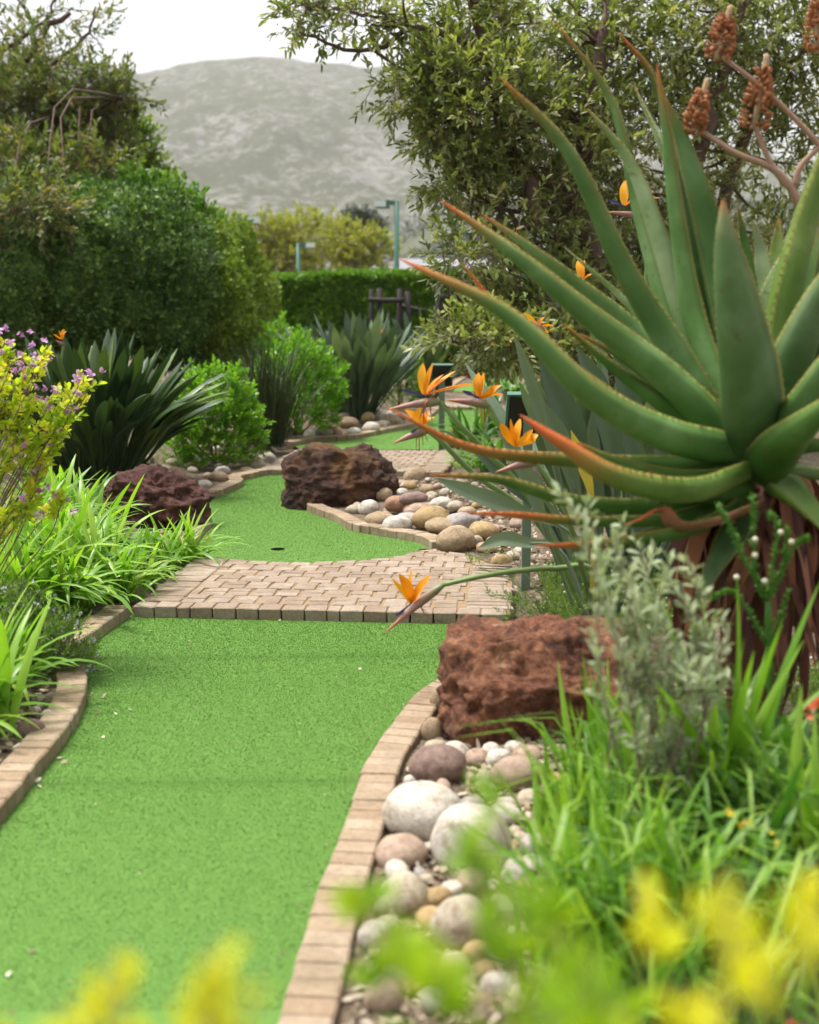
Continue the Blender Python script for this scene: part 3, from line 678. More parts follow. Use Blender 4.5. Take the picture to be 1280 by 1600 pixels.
# smaller stones between them
def fill(poly, n, lo, hi, label, group, z=.03):
    q = gp(poly, z); mn, mx = q.min(0), q.max(0); c = 0; t = 0
    while c < n and t < n * 60:
        t += 1; x, y = RNG.uniform(mn, mx)
        if not inside(q, np.array([x]), np.array([y]))[0]: continue
        r = RNG.uniform(lo, hi) / 2
        if course_dist(np.array([x]), np.array([y]))[0] < .12 + r: continue
        if any((x - a) ** 2 + (y - b) ** 2 < (r * .8 + rr * .8) ** 2 for a, b, rr in PLACED): continue
        o = link('river_stone', ST_SM[int(RNG.integers(10))], None, (x, y, gz1(x, y) + r * .35), (RNG.uniform(-.3, .3), RNG.uniform(-.3, .3), RNG.uniform(0, 6)), (r * 1.15, r * .9, r * .7))
        kc = random.choice(['tan', 'cream', 'white', 'cream', 'white', 'cream', 'white', 'grey', 'ochre', 'pink']); o.color = (*(np.array(SCOL[kc]) * random.uniform(.85, 1.08)), 1)
        tag(o, label.replace('small', 'small ' + kc, 1) if 'small' in label else label.replace('pale', kc, 1), 'stone', group); PLACED.append((x, y, r)); c += 1
fill([(545, 800), (600, 765), (700, 770), (790, 800), (830, 870), (830, 960), (770, 960), (690, 860)], 62, .05, .10, 'small river stone lying loose in the bed right of the second green', 'small stones of the right stone bed')
fill([(600, 1230), (700, 1160), (860, 1200), (900, 1330), (860, 1600), (530, 1600)], 74, .035, .09, 'small river stone lying loose in the bed right of the near green', 'small stones of the near stone bed')
fill([(150, 770), (330, 745), (420, 700), (440, 705), (390, 748), (300, 790), (290, 870), (180, 950), (130, 940)], 30, .05, .10, 'small river stone lying loose in the bed left of the second green', 'small stones of the left stone bed')
fill([(170, 760), (230, 730), (300, 715), (420, 690), (440, 700), (400, 745), (330, 770), (180, 790)], 26, .06, .12, 'small stone among the plants behind the reddish boulder', 'small stones under the left shrubs')
fill([(440, 690), (500, 660), (560, 640), (660, 650), (640, 672), (560, 684), (480, 690)], 26, .08, .16, 'small river stone lying loose above the third green', 'small stones above the third green')
fill([(690, 632), (690, 600), (730, 580), (830, 580), (800, 600)], 8, .12, .3, 'pale stone lying loose beside the farthest green', 'far stones beside the last green')
fill([(-60, 1240), (0, 1080), (90, 1090), (120, 1070), (100, 1130), (20, 1230)], 12, .025, .05, 'small pebble lying behind the bend of the left kerb', 'small pebbles behind the left kerb')
# gravel and bark chips
mb = MB()
for poly, n in (([(640, 770), (760, 745), (900, 780), (930, 900), (860, 970), (760, 950), (700, 860)], 3600), ([(530, 1620), (600, 1230), (700, 1150), (1000, 1150), (950, 1620)], 3200),
                ([(100, 960), (180, 900), (300, 860), (320, 780), (200, 730), (0, 800), (-60, 960)], 1500), ([(-80, 1300), (0, 1060), (120, 1040), (100, 1160)], 900), ([(420, 720), (480, 650), (660, 640), (640, 680)], 700)):
    q = gp(poly, .03); xy = RNG.uniform(q.min(0), q.max(0), (n * 2, 2)); xy = xy[inside(q, xy[:, 0], xy[:, 1])]; xy = xy[course_dist(xy[:, 0], xy[:, 1]) > .13][:n]
    d = rdir(len(xy)); d[:, 2] *= .3; s = RNG.uniform(.012, .045, len(xy))
    leaves(mb, np.column_stack([xy, gz(xy[:, 0], xy[:, 1]) + RNG.uniform(.002, .012, len(xy))]), d, s, s * RNG.uniform(.3, .7, len(xy)), tpl=LEAF6)
tag(mb.build('bark_mulch', M['chip']), 'bark chips and fine gravel scattered over the beds', kind='stuff')
# litter on the turf and paving
LIT = [(150, 1113), (182, 1114), (88, 1185), (94, 1192), (54, 1222), (60, 1226), (136, 1142), (160, 1150), (12, 1526), (52, 1484), (560, 1045), (240, 985), (160, 1090), (455, 966), (437, 968), (690, 905), (762, 915), (300, 1010), (205, 1110)]
for i, (x, y) in enumerate(LIT):
    mb = MB(); p = G(x, y, .053 if 875 < y < 960 else .004); d = rdir(1); d[:, 2] = .1
    leaves(mb, p[None], d, RNG.uniform(.012, .026), .012, tpl=LEAF8)
    o = mb.build('fallen_petal', M['cream'] if i % 3 else M['chip']); tag(o, 'tiny fallen petal or leaf scrap lying on the turf or paving', 'litter', 'scraps fallen on the course')

mb = MB(); n = 60000; mn, mx = GREEN1.min(0), GREEN1.max(0); mn[1] = 2.1; xy = RNG.uniform(mn, mx, (n, 2)); xy = xy[inside(GREEN1, xy[:, 0], xy[:, 1])]; e_ = np.minimum(segdist(KL1, xy[:, 0], xy[:, 1], False), segdist(KR1, xy[:, 0], xy[:, 1], False))
xy = xy[RNG.random(len(xy)) < .004 + .05 * np.exp(-e_ / .035)][:420]; d = rdir(len(xy)); d[:, 2] *= .25; s = RNG.uniform(.003, .011, len(xy)); leaves(mb, np.column_stack([xy, np.full(len(xy), .006)]), d, s, s * .6, tpl=LEAF6)
tag(mb.build('leaf_litter', M['chip']), 'crumbs of dry leaf and grit gathered along the turf edges', kind='stuff')

# ---------------------------------------------------------------- sign posts
def sign_post(x, ytop, ybot, wpx, label, pan, zpan=None):
    p = G(x, ybot, gz1(*G(x, ybot)[:2])); Y = p[1]; k = Y / FPX; top = P(x, ytop, Y)
    t = thing('sign_post', p, label, 'sign'); w = wpx * k
    mb = MB(); mb.box((p[0], Y, (p[2] - .1 + top[2]) / 2), (w, w, top[2] - p[2] + .1)); mb.build('post', M['post_green'], t, flat=True)
    (x0, y0), (x1, y1) = pan; a = P(x0, y0, Y); b = P(x1, y1, Y); W = b[0] - a[0]; D = .26
    R = np.array(Euler((math.radians(-52), 0, 0)).to_matrix()); c = np.array([(a[0] + b[0]) / 2, Y + .03, (a[2] + b[2]) / 2])
    mb = MB(); mb.box(c, (W, D, .012), R); pn = mb.build('sign_panel', M['black'], t, flat=True)
    mb = MB()
    for s in (-1, 1):
        mb.box(c + R @ np.array([s * (W / 2 + .006), 0, .002]), (.012, D + .024, .022), R); mb.box(c + R @ np.array([0, s * (D / 2 + .006), .002]), (W - .001, .012, .0221), R)
    mb.build('frame', M['lamp_green'], pn, flat=True)
sign_post(690, 590, 712, 9, 'thin green sign post with small black board by the third green', ((676, 578), (706, 596)))
sign_post(821, 650, 918, 14, 'thick green sign post with slanted black board behind the spiky leaves', ((795, 632), (862, 668)))

# ---------------------------------------------------------------- far things: lamps, fence, house
def lamp(x, ytop, Y, label, side=-1, s=1.0):
    top = P(x, ytop, Y); t = thing('street_lamp', (top[0], Y, 0), label, 'lamp', 'green court lamps beyond the hedge'); r = .07 * s
    mb = MB(); mb.tube([(top[0], Y, -.1), (top[0], Y, top[2])], r, 10); mb.build('post', M['lamp_green'], t)
    mb = MB(); mb.box((top[0] + side * .18 * s, Y, top[2] - .05 * s), (.45 * s, .12 * s, .1 * s)); mb.build('arm', M['lamp_green'], t, flat=True)
    mb = MB(); mb.box((top[0] + side * .36 * s, Y, top[2] - .08 * s), (.36 * s, .3 * s, .2 * s)); h = mb.build('lamp_head', M['lamp_green'], t, flat=True)
    mb = MB(); mb.box((top[0] + side * .43 * s, Y - .01, top[2] - .075 * s), (.3 * s, .315 * s, .16 * s)); mb.build('lens', M['glass'], h, flat=True)
lamp(620, 314, 32, 'tall green lamp post with pale lantern in the gap between the trees', -1, 1.0)
lamp(466, 380, 36, 'lower green lamp post in front of the yellow green trees', 1, .85)
lamp(372, 340, 33, 'green lamp whose head just clears the left hedge', 1, 1.0)
lamp(722, 360, 36, 'green lamp half hidden by the right tree', -1, 1.1)
def log(a, b, r, parent, name):
    mb = MB(); mb.tube(bez([a, (np.array(a) + b) / 2 + RNG.normal(size=3) * .01, b], 4), r, 9); return mb.build(name, M['log'], parent)
Yf = 20.0
t = thing('log_trestle', (P(608, 500, Yf)[0], Yf, 0), 'low dark log frame with two rails before the clipped hedge', 'fence')
for x, yt in ((581, 452), (593, 450), (625, 451), (637, 455)):
    a = P(x, yt, Yf); log((a[0], Yf + RNG.uniform(-.1, .1), -.1), a, .045, t, 'post')
log(P(576, 468, Yf - .1), P(632, 469, Yf - .1), .04, t, 'rail'); log(P(622, 478, Yf + .12), P(665, 487, Yf + .12), .04, t, 'rail')
t = thing('log_fence', (P(716, 500, Yf)[0], Yf, 0), 'dark log fence right of the log frame under the tree', 'fence')
for x, yt in ((686, 442), (749, 440)):
    a = P(x, yt, Yf); log((a[0], Yf, -.1), a, .06, t, 'post')
log(P(686, 464, Yf - .12), P(726, 466, Yf - .12), .05, t, 'rail'); log(P(686, 444, Yf - .12), P(770, 440, Yf - .12), .04, t, 'rail')
Yh = 62.0
t = thing('house', (P(680, 470, Yh)[0], Yh, 0), 'house with long grey roof and white chimney beyond the hedge', 'house')
a, b = P(560, 432, Yh), P(860, 432, Yh); r0, r1 = P(600, 404, Yh + 3), P(860, 404, Yh + 3)
mb = MB(); mb.box(((a[0] + b[0]) / 2, Yh + 3, a[2] / 2 - .1), (b[0] - a[0] - .4, 5.4, a[2])); mb.build('wall', M['white'], t, flat=True)
mb = MB(); mb.add([a, b, r1, r0, (a[0], Yh + 6, a[2]), (b[0], Yh + 6, b[2])], [(0, 1, 2, 3), (5, 4, 3, 2)], [(0, 3, 4), (1, 5, 2)]); rf = mb.build('roof', M['roof'], t, flat=True)
c = P(603, 396, Yh - .5); mb = MB(); mb.box((c[0], Yh + .6, c[2]), (.86, .7, 1.15)); mb.box((c[0] - .1, Yh + .6, c[2] + .62), (.25, .3, .15)); mb.build('chimney', M['white'], t, flat=True)
t = thing('hut', (P(705, 470, 40)[0], 40, 0), 'small brown roofed hut behind the log fence', 'hut')
a, b, c = P(690, 436, 40), P(740, 436, 40), P(708, 415, 40)
mb = MB(); mb.box(((a[0] + b[0]) / 2, 41, a[2] / 2 - .1), (b[0] - a[0] - .1, 1.9, a[2])); mb.build('wall', M['log'], t, flat=True)
o = np.array([0, 2.0, 0]); mb = MB(); mb.add([a, c, b, a + o, c + o, b + o], [(0, 1, 4, 3), (1, 2, 5, 4)], [(0, 2, 1), (3, 4, 5)]); mb.build('roof', M['thatch'], t, flat=True)

# ---------------------------------------------------------------- foliage builders
def sprigs(mb, tw, c, d, n, L, W, ln, tpl=LEAF4, spread=.9, tw_r=.0025, jit=.3):
    """leafy shoots: n leaves spiralling along a twig of length ln at every centre c pointing along d"""
    S = len(c); d = d / (np.linalg.norm(d, axis=1)[:, None] + 1e-9)
    R = rotm(d, RNG.uniform(0, 6.28, S)); ph = np.arange(n) * 2.4; tt = np.linspace(.1, 1, n)
    rad = np.cos(ph)[:, None] * np.array([0, 1.0, 0]) + np.sin(ph)[:, None] * np.array([0, 0, 1.0])
    ax = np.stack([np.full(n, 1.0), np.zeros(n), np.zeros(n)], 1); sp = spread * (1.15 - .75 * tt)[:, None]
    loc = ax + rad * sp; ld = np.einsum('sij,nj->sni', R, loc).reshape(-1, 3) + RNG.normal(size=(S * n, 3)) * jit
    pos = (c[:, None] + d[:, None] * (tt[None, :, None] * ln)).reshape(-1, 3)
    sc = RNG.uniform(.65, 1.15, S * n); a = np.clip(np.repeat(RNG.random(S), n) * .6 + RNG.random(S * n) * .4, 0, 1)
    leaves(mb, pos, ld, L * sc, W * sc, None, tpl, a)
    if tw is not None:
        e = c + d * ln; k = 3; an = np.arange(k) * 2 * math.pi / k
        off = np.einsum('sij,kj->ski', R, np.stack([np.zeros(k), np.cos(an), np.sin(an)], 1)) * tw_r
        V = np.concatenate([c[:, None] - d[:, None] * ln * .4 + off, e[:, None] + off * .4], 1).reshape(-1, 3)
        q = np.array([(j, (j + 1) % k, k + (j + 1) % k, k + j) for j in range(k)]); tw.add(V, (q[None] + (np.arange(S) * 2 * k)[:, None, None]).reshape(-1, 4))
def in_blob(n, c, r, shell=.5):
    d = rdir(n); rr = RNG.uniform(0, 1, n) ** shell
    return c + d * rr[:, None] * r, d
def blob_px(x, y, Y, rx, ry, dep=None):
    k = Y / FPX; return P(x, y, Y), np.array([rx * k, dep if dep else rx * k * .9, ry * k])
def big_tree(name, label, base, limbs, blobs, leaf, nleaf, ln, mat, thr=-.25, seed=1, seeds=0, bark='bark', tpl=LEAF6, group=None, lim_r=.09):
    t = thing(name, base, label, 'tree', group); tr = MB(); LP = []
    for i, (l, r0, r1) in enumerate(limbs):
        c = bez(l, 16); c[1:-1] += RNG.normal(size=(14, 3)) * r0 * .35; tr.tube(c, np.linspace(r0, r1, 16), 8); LP.append(c)
    LPa = np.concatenate(LP); mb = MB(); tw = MB(); C = []; D = []
    for (c, r, n) in blobs:
        p, d = in_blob(n, c, r); keep = fbm(p * 1.6 / max(.4, r.mean()), seed, 3) > thr; C.append(p[keep]); D.append(d[keep])
        for _ in range(max(2, n // 45)):
            e = c + rdir(1)[0] * r * .8; s = LPa[np.argmin(((LPa - e) ** 2).sum(1) + RNG.random(len(LPa)) * .4)]
            tr.tube(bez([s, (s + e) / 2 + RNG.normal(size=3) * .08 * np.linalg.norm(e - s), e], 6), np.linspace(.2, .05, 6) * lim_r, 5)
    C = np.concatenate(C); D = np.concatenate(D) * .8 + rdir(len(C)) * .8; D[:, 2] += .15
    sprigs(mb, tw, C, D, nleaf, leaf[0], leaf[1], ln, tpl, jit=.35, tw_r=leaf[1] * .12)
    tr.build('trunk', M[bark], t); mb.build('crown', mat, t); tw.build('twigs', M['twig'], t)
    if seeds:
        sb = MB()
        for i in RNG.integers(0, len(C), seeds):
            q = C[i] + RNG.normal(size=(90, 3)) * np.array([.09, .09, .06]) + (0, 0, .03); leaves(sb, q, rdir(90, .3), .018, .014)
        sb.build('seed_heads', M['seed'], t)
    return t
M['seed'] = leaf_mat('dry_seed_head', g1((.13, .075, .05), (.2, .13, .09), (.28, .19, .13)), .9, .1)
def relief(d, c, seed, amp): return 1 + amp * .8 * fbm(d * 2.6 + c, seed, 2) + amp * 1.0 * (np.abs(vnoise(d * 6.5 + c, seed + 4)) - .3) + amp * .5 * (np.abs(vnoise(d * 15 + c, seed + 9)) - .3)
def hedge(name, label, lobes, n, L, W, mat, cat='hedge', seed=3, amp=.1, group=None, front=.55, stems=True):
    c0 = lobes[0][0]; t = thing(name, (c0[0], c0[1], 0), label, cat, group); mb = MB(); core = MB()
    w = np.array([r[0] * r[2] for c, r in lobes]); w = w / w.sum(); V, F = ICO[3]
    for (c, r), q in zip(lobes, w):
        m = int(n * q); d = rdir(int(m * 1.8)); d = d[d[:, 1] < front][:m]
        f = relief(d, c, seed, amp)
        dep = 1 - np.abs(RNG.normal(size=len(d))) * .06
        p = c + d * (f * dep)[:, None] * r; ok = p[:, 2] > -.02
        for (c2, r2) in lobes:
            if c2 is not c: ok &= (((p - c2) / r2) ** 2).sum(1) > .8
        p, d = p[ok], d[ok]
        leaves(mb, p, d * .7 + rdir(len(d), .35), L * RNG.uniform(.6, 1.3, len(d)), W * RNG.uniform(.7, 1.2, len(d)), RNG.uniform(-1.5, 1.5, len(d)), LEAF4)
        fc = relief(V, c, seed, amp)
        core.add(c + V * (fc * .9)[:, None] * r, None, F, RNG.random(len(V)))
    mb.build('foliage', mat, t); core.build('inner_growth', mat, t); return t
def shrub(name, label, base, h, w, n, L, W, ln, mat, group=None, nleaf=10, cat='shrub', stems=9, tpl=LEAF6, low=.0, up=.8, extra=None):
    base = np.asarray(base, float); t = thing(name, base, label, cat, group); mb, tw, st = MB(), MB(), MB()
    d = rdir(int(n * 2.2)); d = d[d[:, 2] > -.35][:n]; rr = RNG.uniform(.25, 1, len(d)) ** .4
    r = np.array([w / 2, w / 2, h * (1 - low) * .56]); c = base + (0, 0, h * (low + (1 - low) * .45))
    p = c + d * rr[:, None] * r * (1 + .22 * fbm(d * 2.5 + base, 3, 3))[:, None]; dd = d * .7 + rdir(len(d)) * .4; dd[:, 2] += up
    k = n // 3; az = RNG.uniform(0, 6.283, k); rr = w * RNG.uniform(.18, .46, k); low_ = np.column_stack([np.cos(az) * rr, np.sin(az) * rr, RNG.uniform(.03, .36, k) * h]) + base
    p = np.vstack([p, low_]); dd = np.vstack([dd, np.column_stack([np.cos(az), np.sin(az), RNG.uniform(.2, 1, k)])]); ok = p[:, 2] > base[2] + .02; p, dd = p[ok], dd[ok]
    sprigs(mb, tw, p, dd, nleaf, L, W, ln, tpl, spread=1.0)
    for i in RNG.integers(0, len(p), stems):
        st.tube(bez([base + RNG.normal(size=3) * (.04 * w, .04 * w, 0), (base + p[i]) / 2 + RNG.normal(size=3) * .05 * w, p[i]], 6), np.linspace(.012, .004, 6) * max(.6, h), 5)
    mb.build('foliage', mat, t); tw.build('twigs', M['twig'], t); st.build('stems', M['twig'], t)
    if extra:
        fl = MB()
        for i in RNG.integers(0, len(p), extra[0]):
            q = p[i] + dd[i] / np.linalg.norm(dd[i]) * ln * 1.1; k = 7; leaves(fl, np.repeat(q[None], k, 0) + RNG.normal(size=(k, 3)) * extra[2] * .3, rdir(k, .5), extra[2], extra[2] * .8, None, LEAF6)
        fl.build('flowers', extra[1], t)
    return t
def strap_mesh(e0, e1, w, mat, n=10, fold=.35, tipw=.5, seg_fold=None):
    el = np.radians(np.linspace(e0, e1, n)); ds = 1.0 / (n - 1); x = np.concatenate([[0], np.cumsum(np.cos(el[:-1]) * ds)]); z = np.concatenate([[0], np.cumsum(np.sin(el[:-1]) * ds)])
    t = np.linspace(0, 1, n); wd = w * np.clip(np.minimum(.55 + 2 * t, (1 - t) ** tipw * 1.35), .02, 1)
    mb = MB(); mb.ribbon(np.stack([x, np.zeros(n), z], 1), wd, (0, 1, 0), fold); return mb.mesh('leaf', mat)
def clump(name, label, base, n, L, src, cat='plant', group=None, spread=.05, lmin=.6, bias=None):
    t = thing(name, base, label, cat, group); base = np.asarray(base, float)
    for i in range(n):
        az = RNG.uniform(0, 6.283) if bias is None else bias[0] + RNG.normal() * bias[1]
        s = L * RNG.uniform(lmin, 1.1); r = spread * math.sqrt(RNG.random()); b = RNG.uniform(0, 6.283)
        link('leaf', src[int(RNG.integers(len(src)))], t, (base[0] + r * math.cos(b), base[1] + r * math.sin(b), base[2] - .01), (RNG.normal() * .12, RNG.normal() * .08, az), (s, s * RNG.uniform(.8, 1.2), s))
    return t
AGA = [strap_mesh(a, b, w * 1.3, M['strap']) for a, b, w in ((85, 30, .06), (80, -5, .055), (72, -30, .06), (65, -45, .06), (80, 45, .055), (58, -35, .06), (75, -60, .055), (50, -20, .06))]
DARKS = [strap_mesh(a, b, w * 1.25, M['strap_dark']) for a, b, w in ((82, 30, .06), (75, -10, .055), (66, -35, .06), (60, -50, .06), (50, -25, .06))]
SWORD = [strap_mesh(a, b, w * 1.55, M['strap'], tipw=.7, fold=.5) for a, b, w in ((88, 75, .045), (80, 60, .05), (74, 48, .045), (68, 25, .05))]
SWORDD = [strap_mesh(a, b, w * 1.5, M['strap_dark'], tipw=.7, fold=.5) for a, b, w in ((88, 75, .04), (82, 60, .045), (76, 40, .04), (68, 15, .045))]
REED = [strap_mesh(a, b, w, M['reed'], n=6) for a, b, w in ((88, 70, .012), (80, 50, .01), (74, 35, .012), (84, 60, .01))]
def banana_mesh(e0, e1, mat, bl=.5, bw=.14, seed=0):
    n = 14; el = np.radians(np.concatenate([np.full(6, e0), np.linspace(e0, e1, n - 6)])); ds = 1.0 / (n - 1)
    x = np.concatenate([[0], np.cumsum(np.cos(el[:-1]) * ds)]); z = np.concatenate([[0], np.cumsum(np.sin(el[:-1]) * ds)]); pts = np.stack([x, np.zeros(n), z], 1)
    t = np.linspace(0, 1, n); b0 = 1 - bl; u = np.clip((t - b0) / bl, 0, 1); wd = np.where(t < b0, .018, .018 + bw * np.sin(np.pi * np.clip(u, .001, 1) ** .8) ** .75)
    wd[-1] = .004; mb = MB(); mb.ribbon(pts, wd, (0, 1, 0), .55); 
    mb.tube(pts[:9], np.linspace(.011, .006, 9), 5); return mb.mesh('leaf', mat)
BAN_D = [banana_mesh(a, b, M['strel_dark'], bl, bw) for a, b, bl, bw in ((87, 78, .46, .072), (82, 64, .46, .075), (76, 54, .46, .07), (68, 40, .46, .068), (60, 22, .48, .062), (52, 5, .48, .06))]
BAN_B = [banana_mesh(a, b, M['strel_blue'], bl, bw) for a, b, bl, bw in ((88, 82, .42, .085), (82, 70, .42, .09), (75, 60, .42, .085), (66, 48, .4, .08), (58, 34, .42, .075))]

def ground_at(x, y):                 # pixel -> point on the terrain
    z = .03
    for _ in range(4):
        p = G(x, y, z); z = gz1(p[0], p[1])
    return G(x, y, z)

# ---------------------------------------------------------------- background trees
def limb(l, Y): return [P(a, b, Y + (c[0] if c else 0)) for a, b, *c in l]
rb = [(720, 40, 10, 110, 55, 150), (560, 22, 9.6, 110, 40, 95), (480, 15, 9.6, 40, 24, 22), (860, 60, 10.5, 160, 110, 330), (1020, 70, 10.8, 150, 120, 300), (1180, 50, 11, 150, 95, 300), (1260, 110, 11, 90, 120, 150),
      (760, 170, 9.6, 120, 80, 260), (650, 150, 9.5, 80, 32, 60), (690, 110, 9.5, 50, 40, 50), (700, 210, 9.4, 50, 40, 60), (880, 230, 10.2, 140, 110, 340), (1020, 240, 11, 130, 120, 250), (1180, 210, 11.6, 120, 90, 150), (800, 330, 9.6, 105, 90, 270), (720, 270, 9.4, 55, 60, 70),
      (930, 370, 10.4, 120, 110, 290), (1080, 400, 11, 110, 110, 190), (840, 470, 9.6, 95, 80, 220), (960, 520, 10, 120, 75, 240), (730, 400, 9, 60, 40, 40), (760, 530, 8.7, 90, 38, 130), (870, 545, 9, 80, 45, 110), (1200, 400, 11.5, 110, 110, 130), (1090, 560, 10.5, 110, 60, 120)]
B = [(*blob_px(x, y, Y, rx, ry), n * 2) for x, y, Y, rx, ry, n in rb]
tb = ground_at(935, 660); Y0 = 10.0
LB = [([(tb[0], tb[1], -.1), *limb([(925, 450), (905, 300), (912, 190), (945, 40)], Y0)], .13, .04), ([(tb[0] + .05, tb[1], -.1), *limb([(1000, 420), (1085, 250), (1125, 120), (1160, 10)], 10.6)], .1, .035),
      ([(tb[0] - .05, tb[1], .3), *limb([(865, 390), (800, 250), (760, 90), (740, -20)], 9.8)], .075, .03), ([(tb[0] + .3, tb[1] + .4, -.1), *limb([(1090, 480), (1130, 300), (1190, 150), (1260, 60)], 11)], .085, .03),
      (limb([(760, 90), (690, 50), (640, 45), (590, 75), (540, 82), (500, 62), (462, 46)], 9.6), .03, .008), (limb([(640, 45), (560, 20), (480, 10)], 9.6), .02, .006), (limb([(905, 300), (800, 330), (720, 290)], 9.7), .03, .008), (limb([(925, 450), (840, 480), (760, 530), (690, 520)], 9.2), .03, .008)]
big_tree('broadleaf_tree', 'large olive green tree with dark trunks and hanging seed heads behind the spiky plant', (tb[0], tb[1], 0), LB, B, (.075, .026), 11, .2, M['tree'], -.35, 5, 46, lim_r=.09)
lb = [(30, 20, 17, 120, 50, 80), (110, 45, 17, 70, 50, 50), (20, 110, 16.5, 110, 55, 170), (120, 135, 16.5, 85, 40, 210), (190, 152, 16.5, 45, 20, 60), (40, 190, 16.5, 120, 70, 420), (130, 200, 16.6, 90, 60, 330), (30, 280, 15.2, 130, 70, 520), (-60, 160, 17, 100, 160, 260), (130, 275, 15.4, 85, 50, 300), (20, 330, 13.0, 110, 40, 260)]
B = [(*blob_px(x, y, Y, rx, ry), int(n * 1.1)) for x, y, Y, rx, ry, n in lb]
LB = [([(P(-60, 500, 17)[0], 17, -.1), *limb([(-50, 300), (-20, 180), (40, 90), (110, 20)], 17)], .16, .03), (limb([(-20, 180), (60, 120), (130, 60), (150, 10)], 16.8), .04, .012), (limb([(-50, 240), (60, 190), (140, 165), (215, 152)], 16.6), .04, .008), (limb([(-20, 100), (60, 40), (90, -10)], 17), .04, .012)]
big_tree('open_tree', 'brownish green open tree above the dark hedge on the left', (P(-60, 500, 17)[0], 17, 0), LB, B, (.085, .034), 15, .32, M['tree2'], -.22, 9, 10)
B = [(*blob_px(x, y, Y, rx, ry), n * 2) for x, y, Y, rx, ry, n in ((140, 250, 18.5, 95, 75, 300), (195, 255, 18.5, 52, 66, 240), (110, 300, 17.5, 110, 60, 260), (225, 300, 19, 45, 50, 160), (190, 205, 18.5, 30, 30, 70))]
big_tree('bushy_tree', 'olive green bushy tree rising behind the middle of the left hedge', (P(150, 500, 19)[0], 19, 0), [([(P(150, 500, 19)[0], 19, -.1), *limb([(150, 350), (155, 250)], 19)], .12, .03)], B, (.075, .036), 16, .28, M['hedge_mid'], -.5, 4)
for i, (x, y, Y, rx, ry, n, lb_) in enumerate([(430, 400, 50, 62, 58, 420, 'yellow green tree nearest the dark hedge beyond the clipped hedge'), (500, 395, 53, 62, 56, 420, 'yellow green tree in the middle beyond the clipped hedge'), (560, 408, 50, 50, 50, 330, 'yellowest tree beside the white chimney')]):
    c, r = blob_px(x, y, Y, rx, ry); B = [(c, r, n), (c + r * (-.4, 0, .5), r * .6, n // 3), (c + r * (.5, 0, .35), r * .55, n // 3)]
    big_tree('yellow_tree', lb_, (c[0], Y, 0), [([(c[0], Y, -.1), c - (0, 0, r[2] * .6), c + (0, 0, r[2] * .5)], .12, .03)] + [([c - (0, 0, r[2] * .9), c + rdir(1, .8)[0] * r * .8], .05, .02) for _ in range(5)], B, (.2, .11), 9, .5, M['yellow_tree'], -.3, 20 + i, bark='bark_grey', tpl=LEAF4, group='yellow green trees beyond the hedge')
c, r = blob_px(566, 356, 78, 34, 24)
big_tree('pine_tree', 'dark round headed pine far behind the yellow green trees', (c[0], 78, 0), [([(c[0], 78, -.1), c], .2, .08)], [(c, r, 420), (c + (-1.6, 0, -.3), r * .5, 120)], (.3, .12), 9, .5, M['pine'], -.3, 31, tpl=LEAF4)

# ---------------------------------------------------------------- hedges
def lobes(l): return [blob_px(x, y, Y, rx, ry, dep) for x, y, Y, rx, ry, dep in l]
hedge('dark_hedge', 'massive dark green rounded hedge on the left', lobes([(0, 450, 13.5, 130, 120, 1.0), (105, 440, 13.9, 95, 115, .9), (190, 420, 14.4, 95, 115, .9), (255, 440, 14.8, 85, 130, .9), (140, 350, 14.8, 90, 60, .8), (220, 350, 15.2, 70, 55, .8), (40, 350, 14.6, 100, 60, .8)]), 90000, .058, .034, M['hedge_dark'], seed=3, amp=.2)
hedge('light_hedge', 'brighter green hedge lobe at the right end of the dark hedge', lobes([(338, 490, 15.4, 52, 98, .7), (300, 425, 15.7, 66, 84, .7), (262, 352, 15.9, 55, 48, .7)]), 30000, .062, .036, M['hedge_mid'], seed=8, amp=.2)
hedge('olive_hedge', 'tall olive hedge standing behind the brighter hedge lobe', lobes([(372, 462, 20, 46, 105, .9), (322, 425, 20.5, 55, 90, .9), (405, 485, 21, 30, 70, .7)]), 25000, .08, .046, M['hedge_mid'], seed=12, amp=.2)
for x, y, Y, s in ((205, 300, 15.2, 50), (270, 318, 15.6, 50), (320, 335, 16, 40), (160, 335, 14.8, 40)):
    pass
t = thing('young_shoots', P(250, 420, 15.4), 'bright young leafy shoots sprouting along the top of the left hedge', 'shrub'); mb, tw = MB(), MB()
for x, y, Y, rx, ry, n in ((205, 305, 15.0, 32, 26, 60), (235, 320, 15.2, 40, 26, 60), (285, 322, 15.6, 40, 26, 60), (318, 352, 15.8, 24, 18, 30), (150, 350, 14.6, 50, 30, 50)):
    c, r = blob_px(x, y, Y, rx, ry); p, d = in_blob(n, c, r); sprigs(mb, tw, p, d * .4 + (0, 0, 1), 10, .075, .04, .22, LEAF6)
mb.build('foliage', M['hedge_bright'], t); tw.build('twigs', M['twig'], t)
